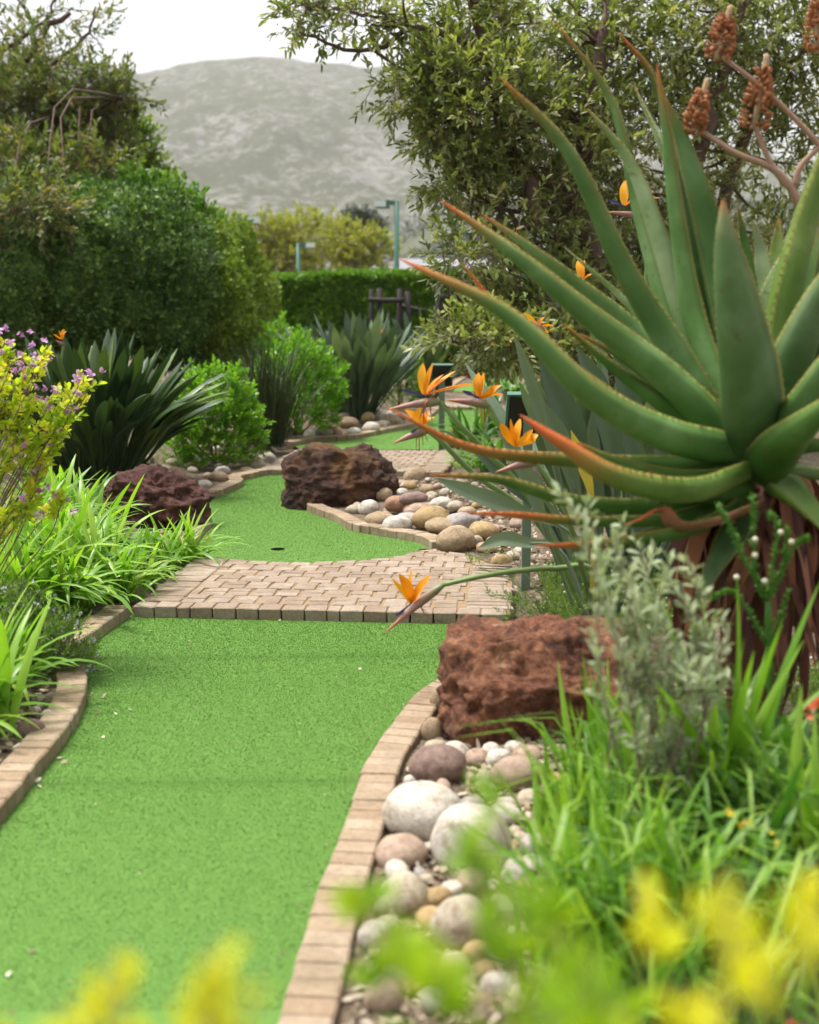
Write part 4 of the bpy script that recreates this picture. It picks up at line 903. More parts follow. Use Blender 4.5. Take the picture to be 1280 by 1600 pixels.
# clipped far hedge: a long flat-topped block
t = thing('clipped_hedge', (P(560, 480, 26)[0], 26, 0), 'bright green clipped hedge running across the middle distance', 'hedge'); mb = MB()
x0, x1, zt = P(385, 430, 25.5)[0], P(800, 430, 25.5)[0], P(560, 430, 25.5)[2]; n = 42000
u = RNG.random((n, 3)); face = RNG.random(n) < .72
p = np.column_stack([x0 + u[:, 0] * (x1 - x0), np.where(face, 25.5, 25.5 + u[:, 1] * 1.2), np.where(face, u[:, 2] * zt, zt)]); q = fbm(p * (1.6, 1.6, 1.6), 6, 4)
p[:, 1] -= np.where(face, q * .16, 0); p[:, 2] += np.where(face, 0, q * .10) + .06 * fbm(np.column_stack([p[:, 0] * .8, p[:, 0] * 0, p[:, 0] * 0]), 2, 2) * (p[:, 2] / zt); p += RNG.normal(size=p.shape) * .035
leaves(mb, p, np.where(face[:, None], [[0, -.6, .3]], [[0, -.2, .8]]) + rdir(n) * .9, .085, .055, RNG.uniform(-1.5, 1.5, n)); mb.build('foliage', M['hedge_bright'], t)
mb = MB(); mb.box(((x0 + x1) / 2, 26.15, zt / 2 - .06), (x1 - x0 - .1, 1.0, zt - .05)); mb.build('inner_growth', M['hedge_bright'], t, flat=True)

hedge('boundary_hedge', 'olive boundary hedge glimpsed behind the right tree and spiky plant', lobes([(900 + 190 * i, 510, 21 - i * .6, 130, 78 + 14 * (i % 2), 1.2) for i in range(8)]), 30000, .12, .07, M['hedge_mid'], seed=40, amp=.18)

# ---------------------------------------------------------------- middle distance plants
def banana_clump(name, label, base, n, L, src, group, lean=1.0, spread=.16):
    t = thing(name, base, label, 'plant', group)
    for i in range(n):
        az = RNG.uniform(0, 6.283); q = RNG.random() ** .6; k = min(len(src) - 1, int(q * len(src))); r = spread * q; s = L * RNG.uniform(.62, 1.08)
        link('leaf', src[k], t, (base[0] + r * math.cos(az), base[1] + r * math.sin(az), base[2] - .02), (RNG.normal() * .15, RNG.normal() * .06, az + RNG.normal() * .3), (s, s, s))
    return t
SG = 'clumps of upright paddle leaved plants'
b1 = ground_at(150, 748); T_dark = banana_clump('bird_of_paradise', 'dark green paddle leaved clump behind the reddish boulder on the left', b1, 280, 1.14, BAN_D, SG, spread=.30)
b2 = ground_at(556, 652); T_blue = banana_clump('bird_of_paradise', 'blue grey paddle leaved clump above the third green', b2, 200, 1.28, BAN_B, SG, spread=.2)
b3 = ground_at(664, 628); banana_clump('bird_of_paradise', 'small dark paddle leaved clump behind the third green', (b3[0], 19.0, 0), 45, 1.45, BAN_D, SG)
p = ground_at(328, 735); shrub('bright_shrub', 'bright green rounded shrub beside the dark paddle leaved clump', p + (0, .3, 0), .82, .84, 620, .05, .024, .09, M['shrub'])
p = ground_at(455, 690); shrub('bright_shrub', 'bright green shrub behind the brown reed tuft', (p[0], 13.0, .05), 1.0, .92, 620, .055, .026, .1, M['shrub'], extra=(24, M['lilac'], .02))
p = ground_at(432, 560); shrub('pale_shrub', 'small pale shrub with upright shoots before the olive hedge', (P(432, 600, 15.5)[0], 15.5, .1), 1.15, .55, 110, .075, .035, .14, M['shrub'])
p = ground_at(622, 640); shrub('leafy_shrub', 'low fresh green shrub right of the blue grey clump', (P(625, 620, 16.5)[0], 16.5, .05), .75, .65, 220, .05, .018, .1, M['hedge_bright'])
p = ground_at(415, 702); t = clump('reed_tuft', 'dark brownish green reed tuft between the two bright shrubs', (p[0], 11.9, .05), 420, 1.1, REED, 'grass', spread=.2)
for x, y, Y, L, n, lb_ in ((250, 600, 14.5, .75, 60, 'dark grass tuft at the foot of the dark hedge'), (330, 590, 15, .75, 60, 'grass tuft at the foot of the brighter hedge lobe'), (395, 590, 15.5, .7, 50, 'grass tuft behind the brown reed tuft')):
    clump('grass_tuft', lb_, (P(x, y, Y)[0], Y, .05), n, L, REED, 'grass', 'grass tufts under the left hedge', spread=.3)
AG = 'strap leaved clumps left of the course'
for x, y, L, n, lb_ in ((285, 876, .34, 34, 'strap leaved clump leaning over the back corner of the first path'), (215, 908, .30, 36, 'strap leaved clump beside the first path'), (150, 885, .50, 46, 'strap leaved clump left of the reddish boulder'), (165, 880, .34, 36, 'strap leaved clump in front of the reddish boulder'),
                       (80, 905, .52, 46, 'bright strap leaved clump in the middle of the left bed'), (20, 880, .52, 44, 'bright strap leaved clump under the purple flowered bush'), (105, 950, .44, 40, 'strap leaved clump behind the kerb corner'), (120, 822, .42, 36, 'strap leaved clump under the dark paddle leaves'),
                       (75, 830, .50, 40, 'strap leaved clump between purple bush and paddle leaves'), (10, 960, .45, 34, 'strap leaved clump at the left edge behind the lilac flowers'),
                       (120, 860, .48, 40, 'lush strap leaved clump in the back of the left bed'), (45, 860, .5, 40, 'lush strap leaved clump between the purple bush and the path'), (185, 935, .38, 34, 'low strap leaved clump at the kerb corner'), (245, 890, .30, 30, 'low strap leaved clump beside the back of the first path'), (55, 955, .46, 36, 'strap leaved clump rising behind the lilac flowers'), (130, 915, .46, 40, 'lush strap leaved clump in front of the left bed'),
                       (-40, 1150, .46, 34, 'yellowish strap leaved clump hanging over the left kerb'), (-20, 1090, .42, 32, 'strap leaved clump below the lilac flowers')):
    p = ground_at(x, y); clump('strap_leaf_plant', lb_, p, int(n * 2.2), L, AGA, 'plant', AG, spread=.11)
RG = 'dark strap leaved clumps by the sign posts'
for x, y, L, n, lb_ in ((735, 705, .62, 44, 'dark strap leaved clump beside the third green'), (775, 680, .6, 44, 'dark strap leaved clump behind the thick sign post'), (770, 735, .55, 40, 'glossy strap leaved clump right of the second brick path'), (800, 625, .8, 40, 'tall grassy clump behind the thick sign post'), (860, 720, .6, 40, 'dark strap leaved clump hidden behind the spiky plant'), (730, 730, .3, 34, 'small lime green clump at the corner of the second brick path')):
    p = ground_at(x, y); clump('strap_leaf_plant', lb_, p, n, L, DARKS if 'lime' not in lb_ else AGA, 'plant', RG, spread=.12)
# moss fern at the foot of the large boulder
p = G(598, 778, .02); mb = MB(); q, d = in_blob(420, np.array([p[0], p[1] - .02, .06]), np.array([.11, .08, .055])); leaves(mb, q, d + (0, 0, .6), .03, .008)
tag(mb.build('fern', M['hedge_bright']), 'small bright fern tuft at the foot of the large dark boulder', 'fern')

# ---------------------------------------------------------------- the big spiky plant
def m_aloe():
    m, t, b = nodes('aloe_skin'); g = geo(t); o = N(t, 'ShaderNodeObjectInfo')
    n = noise(t, 14, 4, .6, vec=g); n2 = noise(t, 5, 3, .5, vec=g, dist=.5)
    c = mixc(t, 1.0, o.outputs['Color'], ramp(t, n2, [(.3, (.62, .72, .55)), (.5, (1, 1, 1)), (.66, (1.55, 1.35, 1.8))]), 'MULTIPLY')
    c = mixc(t, .25, c, ramp(t, n, [(.3, (.6, .6, .6)), (.7, (1.25, 1.2, 1.25))]), 'MULTIPLY')
    sc_ = noise(t, 38, 3, .6, vec=g); c = mixc(t, ramp(t, sc_, [(.63, (0, 0, 0)), (.72, (.6, .6, .6))]), c, (.10, .07, .03))
    c = mixc(t, ramp(t, attr(t, 'edge'), [(.8, (0, 0, 0)), (1.0, (.6, .6, .6))]), c, (.38, .33, .08))
    c = mixc(t, attr(t, 'rnd'), c, (.52, .10, .03))
    t.links.new(c, b.inputs['Base Color']); b.inputs['Roughness'].default_value = .6; b.inputs['Specular IOR Level'].default_value = .16
    b.inputs['Subsurface Weight'].default_value = .12; b.inputs['Subsurface Radius'].default_value = (.02, .03, .01); b.inputs['Subsurface Scale'].default_value = .4
    bump(t, b, n, .15, .01); return m
M['aloe'] = m_aloe(); M['teeth'] = plain('leaf_teeth', (.24, .15, .05), .7)
M['dry_leaf'] = leaf_mat('dry_leaf', g1((.07, .025, .022), (.15, .055, .035), (.30, .12, .06)), .8, .12, by='obj', tcol=(1.1, .9, .7))
M['pod'] = leaf_mat('brown_pod', g1((.22, .07, .02), (.36, .13, .045), (.5, .23, .09)), .6, .1, tcol=(1, 1, 1))
M['pod_stem'] = plain('pinkish_stalk', (.36, .22, .15), .7, nscale=20, nval=.25)
M['pod_tip'] = plain('tan_spike', (.42, .30, .17), .9, nscale=60, nval=.4)
YA = 3.3; AC = P(1185, 715, YA); ab = np.array([AC[0] + .03, YA, gz1(AC[0], YA)])
aloe = thing('aloe', ab, 'huge spiky succulent with thick toothed green leaves and dry leaf skirt', 'succulent')
def aloe_leaf(px, W, red=.3, roll=0.0, thick=.42, col=(.10, .20, .075), n=26, shape=None):
    pts = bez([P(x, y, YA + d) for x, y, d in px], n); t = np.linspace(0, 1, n)
    out = pts[-1] - pts[0]; out = out - np.array([0, 0, 1.0]) * out[2] * .0; o2 = np.array([pts[n // 2][0] - AC[0], pts[n // 2][1] - AC[1], 0]) + np.array([out[0], out[1], 0]) * .5
    o2 /= np.linalg.norm(o2) + 1e-9; S0 = np.cross(o2, (0, 0, 1.0))
    T = np.gradient(pts, axis=0); T /= np.linalg.norm(T, axis=1)[:, None]
    S = S0 - T * (T @ S0)[:, None]; S /= np.linalg.norm(S, axis=1)[:, None]; Nn = np.cross(S, T)
    c, s = math.cos(roll), math.sin(roll); S, Nn = S * c + Nn * s, Nn * c - S * s
    w = .82 * W / 2 * np.interp(t, *(shape or ([0, .12, .3, .6, .85, .95, 1], [.8, 1, .9, .58, .26, .12, .02])))
    up = np.linspace(-1, 1, 7); lo = np.linspace(1, -1, 9)[1:-1]; q = np.concatenate([up, lo])
    hz = np.concatenate([.28 * up ** 2 * np.ones(7), .28 * lo ** 2 - 2 * thick * (1 - lo ** 2) ** .6]); k = len(q)
    fl = np.interp(t, [0, .5, 1], [1, .95, 1.2])
    V = pts[:, None] + S[:, None] * (w[:, None] * q[None])[..., None] + Nn[:, None] * (w[:, None] * hz[None] * fl[:, None])[..., None]
    F = np.array([(i * k + j, i * k + (j + 1) % k, (i + 1) * k + (j + 1) % k, (i + 1) * k + j) for i in range(n - 1) for j in range(k)])
    e = np.abs(q); lead = .74 if red < .75 else .42
    r = red * (sstep(lead, 1, t)[:, None] * .85 + .4 * sstep(.2, .8, t)[:, None] * (e ** 8)[None]) + .75 * sstep(.93, 1, t)[:, None] * min(1, red * 3)
    me = mesh_np('leaf', V.reshape(-1, 3), F[:, ::-1], M['aloe'], {'rnd': np.clip(r, 0, 1).ravel(), 'edge': np.broadcast_to(e ** 6, (n, k)).ravel()})
    col = np.array(col) * RNG.uniform(.9, 1.12); lf = link('leaf', me, aloe, color=col)
    tb_ = MB(); ln = np.linalg.norm(np.diff(pts, axis=0), axis=1).sum(); m = int(ln / .021)
    for sd, qi in ((-1, 0), (1, 6)):
        E = V[:, qi]; tt = np.clip(np.linspace(.06, .96, m) + RNG.normal(size=m) * .004, .03, .97)
        for u in tt:
            f = u * (n - 1); i = int(f); f -= i; p = E[i] * (1 - f) + E[i + 1] * f; d = S[i] * sd; h = .0062 * (1 - .5 * u) * RNG.uniform(.5, 1.1)
            a = T[i] * .004; nn = Nn[i] * .002; tb_.add([p - a, p + a, p + nn, p + d * h + T[i] * .003, p - nn], None, [(0, 2, 3), (2, 1, 3), (1, 4, 3), (4, 0, 3)])
    tb_.build('teeth', M['teeth'], lf); return lf
GR, BL, PA, DK, YE = (.092, .185, .05), (.075, .14, .046), (.20, .30, .12), (.05, .12, .02), (.12, .205, .042)
LEAFS = [  # control points (x, y, depth offset) from base to tip, width, red, roll, colour
 ([(1140, 660, .05), (1060, 520, .25), (1005, 340, .38), (960, 160, .45), (870, 36, .5)], .125, .35, -.5, GR),
 ([(1130, 690, 0), (1060, 560, .05), (975, 420, .05), (890, 240, .02), (782, 121, 0)], .135, .3, -.55, GR),
 ([(1140, 640, .08), (1075, 500, .18), (1030, 370, .22), (985, 255, .25), (918, 169, .25)], .125, .15, -.9, PA),
 ([(1150, 640, .12), (1090, 430, .3), (1055, 250, .38), (1025, 125, .42), (967, 50, .45)], .11, .7, -.4, DK),
 ([(1140, 640, 0), (1088, 500, .1), (1060, 340, .14), (1044, 210, .15), (1026, 99, .16)], .12, .55, -.7, GR),
 ([(1165, 640, .06), (1130, 460, .18), (1095, 320, .22), (1062, 215, .25), (1037, 150, .27)], .15, .25, .3, GR),
 ([(1160, 620, .15), (1095, 400, .45), (1050, 260, .5), (990, 131, .55)], .11, .15, -.5, PA),
 ([(1172, 690, -.12), (1168, 590, -.24), (1150, 480, -.30), (1135, 390, -.31), (1129, 312, -.31)], .215, .2, 0.1, BL),
 ([(1195, 640, -.02), (1215, 480, -.03), (1255, 330, -.02), (1310, 190, 0), (1370, 60, .05)], .20, .2, .25, YE),
 ([(1205, 660, -.06), (1240, 560, -.12), (1290, 450, -.18), (1370, 330, -.2)], .18, .2, .4, BL),
 ([(1195, 735, -.14), (1230, 690, -.30), (1275, 650, -.42), (1350, 590, -.52)], .17, .15, .2, DK),
 ([(1200, 640, .06), (1260, 560, .0), (1340, 470, -.03)], .16, .1, .3, DK),
 ([(1205, 745, -.1), (1235, 765, -.22), (1275, 805, -.3), (1330, 870, -.3)], .13, .2, 0, YE),
 ([(1200, 730, .0), (1260, 735, -.02), (1340, 745, -.05)], .13, .2, 0, GR),
 ([(1140, 690, -.04), (1040, 590, -.06), (920, 495, -.08), (800, 395, -.1), (687, 312, -.1)], .125, .6, -.85, GR),
 ([(1140, 680, .06), (1010, 530, .2), (900, 440, .22), (820, 380, .2), (752, 334, .2)], .10, .6, -.5, GR),
 ([(1150, 705, -.08), (1040, 680, -.22), (920, 615, -.3), (790, 490, -.33), (622, 403, -.3)], .135, .65, -.75, GR),
 ([(1140, 705, .05), (1020, 660, .05), (900, 580, .05), (800, 505, .05), (722, 411, .05)], .085, 1.1, -.5, GR),
 ([(1150, 722, -.02), (1040, 725, -.05), (900, 718, -.05), (740, 700, -.05), (606, 637, -.05)], .10, .8, -.5, DK),
 ([(1160, 735, -.16), (1070, 765, -.34), (960, 745, -.42), (880, 695, -.44), (812, 648, -.44)], .115, 1.2, -.6, YE),
 ([(1150, 745, -.05), (1040, 785, -.12), (900, 782, -.15), (780, 748, -.15), (668, 741, -.12)], .10, .55, -.4, DK),
 ([(1150, 770, -.08), (1040, 808, -.2), (900, 812, -.25), (800, 803, -.26), (724, 802, -.26)], .07, 1.3, -.4, DK),
 ([(1160, 775, -.12), (1080, 822, -.3), (980, 842, -.4), (900, 850, -.42), (836, 852, -.42)], .08, .9, -.4, DK),
 ([(1140, 660, .12), (1060, 560, .35), (980, 470, .45), (880, 384, .48)], .09, .1, -.6, PA),
 ([(1185, 620, .1), (1175, 480, .2), (1165, 390, .25), (1152, 317, .28)], .07, .2, .2, DK),
 ([(1190, 620, .14), (1195, 480, .3), (1190, 400, .36), (1176, 345, .38)], .10, .1, .2, PA),
 ([(1205, 600, .16), (1215, 470, .34), (1215, 400, .4), (1218, 340, .42)], .13, .2, .3, YE),
 ([(1180, 620, .12), (1150, 480, .25), (1135, 400, .3), (1120, 340, .33)], .12, .15, .2, GR),
 ([(1175, 790, -.1), (1140, 850, -.2), (1110, 900, -.25), (1070, 985, -.25)], .11, .35, 0, BL),
 ([(1190, 745, .02), (1120, 715, .0), (1060, 700, .05), (1000, 690, .1)], .11, .1, -.3, GR),
 ([(1165, 760, -.1), (1110, 770, -.22), (1060, 760, -.25), (1010, 735, -.25)], .11, .2, -.4, DK),
 ([(1195, 690, .1), (1270, 640, .3), (1380, 560, .5)], .14, .2, .2, GR),
 ([(1195, 690, .12), (1230, 600, .4), (1290, 500, .65)], .14, .2, .2, GR),
 ([(1180, 690, .12), (1150, 600, .4), (1110, 520, .6)], .13, .2, .1, GR),
 ([(1160, 650, .1), (1130, 500, .28), (1115, 400, .34), (1105, 290, .38)], .12, .3, .1, GR), ([(1150, 670, .04), (1070, 570, .16), (1000, 470, .22), (930, 350, .26)], .10, .25, -.5, PA), ([(1150, 700, -.02), (1050, 640, -.02), (960, 575, -.02), (880, 505, 0)], .09, .3, -.5, DK), ([(1195, 650, .02), (1235, 540, .06), (1265, 440, .1), (1290, 330, .14)], .13, .2, .3, GR),
 ([(1185, 640, .1), (1190, 540, .2), (1205, 450, .25), (1240, 370, .3)], .12, .2, .2, PA), ([(1205, 700, -.1), (1250, 640, -.25), (1300, 560, -.35), (1360, 470, -.4)], .13, .2, .3, GR), ([(1150, 740, -.1), (1060, 745, -.2), (960, 720, -.25), (900, 690, -.28)], .085, .5, -.5, DK),
 ([(1150, 650, .1), (1100, 520, .3), (1075, 400, .36), (1062, 300, .4)], .12, .2, -.2, GR), ([(1160, 690, .0), (1080, 640, .12), (1000, 575, .2), (905, 520, .26)], .11, .3, -.4, DK),
 ([(1190, 640, .1), (1225, 520, .2), (1270, 420, .24), (1330, 330, .3)], .14, .2, .3, GR), ([(1200, 700, -.05), (1260, 690, -.2), (1340, 700, -.3)], .14, .2, .2, GR), ([(1165, 760, -.02), (1090, 800, -.05), (1010, 830, -.05), (930, 860, 0)], .09, .4, -.3, DK)]
for px_, W, rd, rl, cl in LEAFS: aloe_leaf(px_, W, rd, rl, col=cl)
lf = aloe_leaf([(1175, 790, -.2), (1110, 815, -.33), (1055, 822, -.36), (1035, 795, -.37), (1000, 812, -.38), (975, 820, -.38)], .10, 1.6, -.3, thick=.2, col=(.2, .1, .05), shape=([0, .3, .5, .62, 1], [1, .8, .5, .25, .08])); lf['label'] = 'shrivelled reddish leaf with a kinked dry tip'
mb = MB(); mb.tube(bez([ab - (0, 0, .1), (ab + AC) / 2, AC], 8), [.085, .08, .08, .08, .085, .09, .09, .06], 14); mb.build('trunk', M['dry_leaf'], aloe)
for i in range(84):                  # skirt of dry leaves
    a = RNG.uniform(0, 6.283); r0 = .07 + .03 * RNG.random(); zt = AC[2] - RNG.uniform(.02, .22); d = np.array([math.cos(a), math.sin(a), 0]); L = RNG.uniform(.34, .6)
    p0 = np.array([AC[0] + .01, YA, zt]) + d * r0; sd_ = np.cross(d, (0, 0, 1)) * RNG.normal() * .05; p = bez([p0, p0 + d * .07 + (0, 0, -.05), p0 + d * RNG.uniform(.02, .14) + sd_ + (0, 0, -L * .55), p0 + d * RNG.uniform(.02, .18) + sd_ * 2 + (0, 0, -L)], 10); p[:, 2] = np.maximum(p[:, 2], ab[2] + .01)
    mb = MB(); mb.ribbon(p, np.interp(np.linspace(0, 1, 10), [0, .3, .8, 1], [.06, .05, .024, .004]) * RNG.uniform(.6, 1.2), np.cross(d, (0, 0, 1)) + RNG.normal(size=3) * .5, RNG.uniform(-.9, .9)); mb.build('dry_leaf', M['dry_leaf'], aloe)
YS = YA + .25                        # old flower stalk
def stalk(l, r0, r1): mb = MB(); mb.tube(bez([P(x, y, YS) for x, y in l], 16), np.linspace(r0, r1, 16), 8); return mb.build('flower_stalk', M['pod_stem'], aloe)
stalk([(1215, 640), (1262, 480), (1262, 370), (1240, 300), (1205, 262), (1150, 240), (1098, 206)], .017, .007); stalk([(1238, 298), (1212, 268), (1195, 235), (1180, 195)], .010, .007); stalk([(1242, 290), (1250, 262), (1275, 235), (1330, 190)], .010, .007)
stalk([(1330, 300), (1285, 232), (1200, 145), (1128, 88)], .010, .006)
def raceme(base, tip, w):
    a, b = P(*base, YS), P(*tip, YS); n = 150; t = RNG.random(n) ** .8 * .8; ax = (b - a); L = np.linalg.norm(ax); ax /= L; k = YS / FPX
    d = rdir(n); d -= ax * (d @ ax)[:, None]; d /= np.linalg.norm(d, axis=1)[:, None]
    mb = MB(); V, F = ICO[2]; R = rotm(d * 1.0 + ax * .5 + rdir(n) * .5, RNG.random(n)); rad = w * k * np.interp(t, [0, .3, .8], [.55, .6, .25])
    for i in range(n):
        s = RNG.uniform(.75, 1.15); q = (V * (.0125 * s, .005 * s, .005 * s)) @ R[i].T + a + ax * t[i] * L + d[i] * rad[i]; mb.add(q, None, F, RNG.random())
    o = mb.build('seed_pods', M['pod'], aloe); o['kind'] = 'stuff'
    mb = MB(); mb.tube(bez([a, a + ax * L * .6, a + ax * L * .9 + (.004, 0, 0), b], 8), [.008, .008, .007, .007, .009, .009, .008, .004], 7); mb.build('spike', M['pod_tip'], aloe)
raceme((1178, 200), (1197, 84), 34); raceme((1120, 92), (1140, 8), 30); raceme((1082, 208), (1104, 122), 24); raceme((1276, 80), (1280, -30), 26)

# ---------------------------------------------------------------- bird of paradise flowers
def m_spathe():
    m, t, b = nodes('spathe'); c = ramp(t, attr(t, 'rnd'), [(0, (.16, .22, .08)), (.35, (.22, .16, .11)), (.7, (.30, .14, .12)), (1, (.45, .18, .06))]); t.links.new(c, b.inputs['Base Color']); b.inputs['Roughness'].default_value = .45; return m
M['spathe'] = m_spathe()
def flower(plant, Y, neck, beak, root, sep, ton=None, dry=(), stalk_px=None, stalk_end=None, wide=.036):
    n_, b_, r_ = P(*neck, Y), P(*beak, Y - .03), P(*root, Y)
    pts = bez([n_, n_ * .62 + b_ * .38 + (0, 0, .004), b_], 14); t = np.linspace(0, 1, 14)
    mb = MB(); T = (b_ - n_) / np.linalg.norm(b_ - n_); mb.tube(pts, np.interp(t, [0, .15, .4, .75, 1], [.009, .015, .017, .009, .001]), 10, np.repeat(t, 10).tolist() + [0, 1]); sp = mb.build('flower', M['spathe'], plant)
    for i, (x, y, w) in enumerate(sep):
        e = P(x, y, Y + RNG.uniform(-.04, .03)); mid = (r_ + e) / 2 + (RNG.normal() * .006, -.01, .004); q = bez([r_, mid, e], 9); u = np.linspace(0, 1, 9)
        mb = MB(); mb.ribbon(q, w * wide * np.interp(u, [0, .25, .6, .85, 1], [.35, .85, 1, .6, .03]), (.7, -.55 + RNG.normal() * .5, .2), .5); mb.build('sepal', M['orange'], sp)
    if ton: mb = MB(); q = bez([r_, P(*ton, Y - .03)], 6); mb.ribbon(q, [.006, .007, .008, .014, .012, .001], (0, -.3, 1), .6); mb.build('tongue', M['tongue'], sp)
    for x, y in dry:
        e = P(x, y, Y + RNG.uniform(-.03, .03)); q = bez([r_ * .6 + n_ * .4, (r_ + e) / 2 + RNG.normal(size=3) * .008 + (0, 0, .012), e], 7); mb = MB(); mb.ribbon(q, np.linspace(.011, .003, 7), (.6, -.6, .2), .8); mb.build('dry_petal', M['dry_petal'], sp)
    if stalk_px: mb = MB(); q = [n_] + [P(x, y, Y + i * .06) for i, (x, y) in enumerate(stalk_px)] + ([stalk_end] if stalk_end is not None else []); c = bez(q, 26); mb.tube(c, np.linspace(.0085, .0115, 26), 8); mb.build('stalk', M['stem'], plant)
SB = ground_at(930, 1010); SB = np.array([SB[0], 4.45, gz1(SB[0], 4.45)])
st = thing('bird_of_paradise', SB, 'flowering paddle leaved plant with orange crests beside the thick sign post', 'plant', SG)
flower(st, 4.0, (692, 914), (598, 992), (643, 942), [(613, 904, .8), (623, 896, 1), (645, 889, .7), (674, 898, 1.05), (690, 920, .9)], (618, 962), [(672, 968), (668, 958)], [(740, 903), (800, 893), (870, 888), (930, 898)], SB)
flower(st, 4.2, (688, 628), (604, 640), (664, 618), [(661, 567, 1), (677, 568, .9), (694, 585, .8), (713, 579, .7), (741, 600, 1.1)], (626, 608), [(655, 655), (662, 668), (668, 650), (675, 660), (705, 640)], [(722, 668), (760, 706), (840, 800)], SB)
flower(st, 4.3, (764, 634), (697, 625), (750, 622), [(748, 582, 1), (757, 582, .9), (784, 602, .8), (787, 617, .8)], (722, 610), [(752, 660), (758, 668), (764, 655), (770, 648)], [(785, 672), (820, 740)], SB)
flower(st, 4.25, (668, 673), (614, 693), (659, 667), [(633, 640, .9), (641, 645, .8), (656, 637, 1), (680, 652, .9), (670, 644, .8)], (640, 676), [(650, 702), (655, 705), (661, 696), (668, 690)], [(690, 690), (740, 740), (850, 830)], SB)
flower(st, 4.0, (838, 722), (774, 738), (806, 696), [(781, 661, .9), (798, 654, .6), (813, 654, .8), (833, 671, .6), (841, 679, .9)], None, [(845, 735), (840, 728)], [(870, 770), (900, 850)], SB)
def pleaf(plant, px_, Y, w, mat, fold=.35, side=None, name='leaf', dY=0.0):
    q = [P(x, y, Y + dY * i) for i, (x, y) in enumerate(px_)]; c = bez(q, 18); u = np.linspace(0, 1, 18); k = Y / FPX
    T = c[-1] - c[len(c) // 2]; s = side if side is not None else np.cross(T, (0, -1.0, .3)); mb = MB()
    mb.ribbon(c, w * k * np.interp(u, [0, .3, .45, .65, .85, .96, 1], [.2, .22, .6, 1, .75, .25, .03]), s, fold, n_across=5); mb.tube(c[:9], np.linspace(.009, .005, 9), 6); return mb.build(name, mat, plant)
for l, Y, w in (([(930, 1000), (900, 845), (815, 800), (742, 772), (680, 747)], 4.2, 40), ([(930, 1000), (880, 865), (822, 848), (785, 842), (748, 856)], 4.1, 34), ([(925, 1010), (880, 780), (840, 630), (802, 518)], 4.5, 30), ([(930, 1010), (915, 790), (890, 660), (842, 562)], 4.5, 62),
                ([(940, 1010), (962, 780), (945, 640), (902, 542)], 4.6, 60), ([(940, 1010), (985, 760), (985, 640), (958, 540)], 4.7, 52), ([(925, 1000), (870, 830), (800, 752), (728, 688)], 4.4, 42), ([(920, 1010), (860, 850), (825, 750), (772, 648)], 4.3, 38), ([(945, 1010), (1020, 790), (1040, 660), (1032, 560)], 4.7, 58),
                ([(935, 1010), (905, 800), (880, 700), (852, 630)], 4.4, 46), ([(945, 1010), (990, 860), (1000, 760), (975, 640)], 4.4, 56), ([(950, 1010), (1050, 830), (1080, 740), (1090, 650)], 4.8, 50), ([(925, 1010), (900, 900), (860, 810), (800, 735)], 4.5, 40), ([(925, 1010), (935, 860), (925, 760), (925, 640)], 4.55, 50)):
    pleaf(st, l, Y, w * .72, M['strel_blue'])
M['yellowed'] = leaf_mat('yellowed_leaf', g1((.45, .4, .03), (.6, .5, .05), (.6, .42, .1)), .5, .3, by='obj')
o = pleaf(st, [(925, 1010), (925, 800), (912, 730), (892, 672)], 4.35, 20, M['yellowed']); o['label'] = 'yellowing old leaf'
s2b = np.array([P(985, 700, 5.7)[0], 5.7, gz1(P(985, 700, 5.7)[0], 5.7)])
st2 = banana_clump('bird_of_paradise', 'taller orange flowered paddle leaved clump half hidden behind the spiky plant', s2b, 46, 1.25, BAN_B, SG)
flower(st2, 5.5, (1006, 340), (946, 331), (976, 322), [(978, 281, 1.3), (1022, 298, .8), (1030, 309, 1), (1016, 286, .5)], (950, 312), [(1020, 380), (1028, 372), (1010, 366)], [(1012, 400), (1000, 560)], s2b, .036)
flower(st2, 5.6, (916, 448), (928, 470), (910, 438), [(905, 404, 1.2), (914, 406, 1.0), (926, 428, .8)], (900, 432), [(925, 478), (930, 470), (935, 460)], [(925, 520), (950, 640)], s2b, .036)
flower(st2, 5.3, (850, 520), (826, 500), (840, 512), [(818, 488, .8), (852, 495, .7), (866, 510, .8), (858, 520, .7)], None, [(845, 545), (850, 550)], [(870, 570), (930, 700)], s2b)
flower(T_blue, 14.6, (598, 525), (585, 520), (594, 522), [(588, 506, 1.3), (599, 515, 1.5), (580, 513, 1)], None, (), [(590, 560)], b2)
flower(T_dark, 9.0, (98, 540), (88, 532), (97, 530), [(92, 516, .7), (100, 514, .8), (105, 517, .6), (84, 522, .5)], None, [(100, 548)], [(100, 600)], b1)

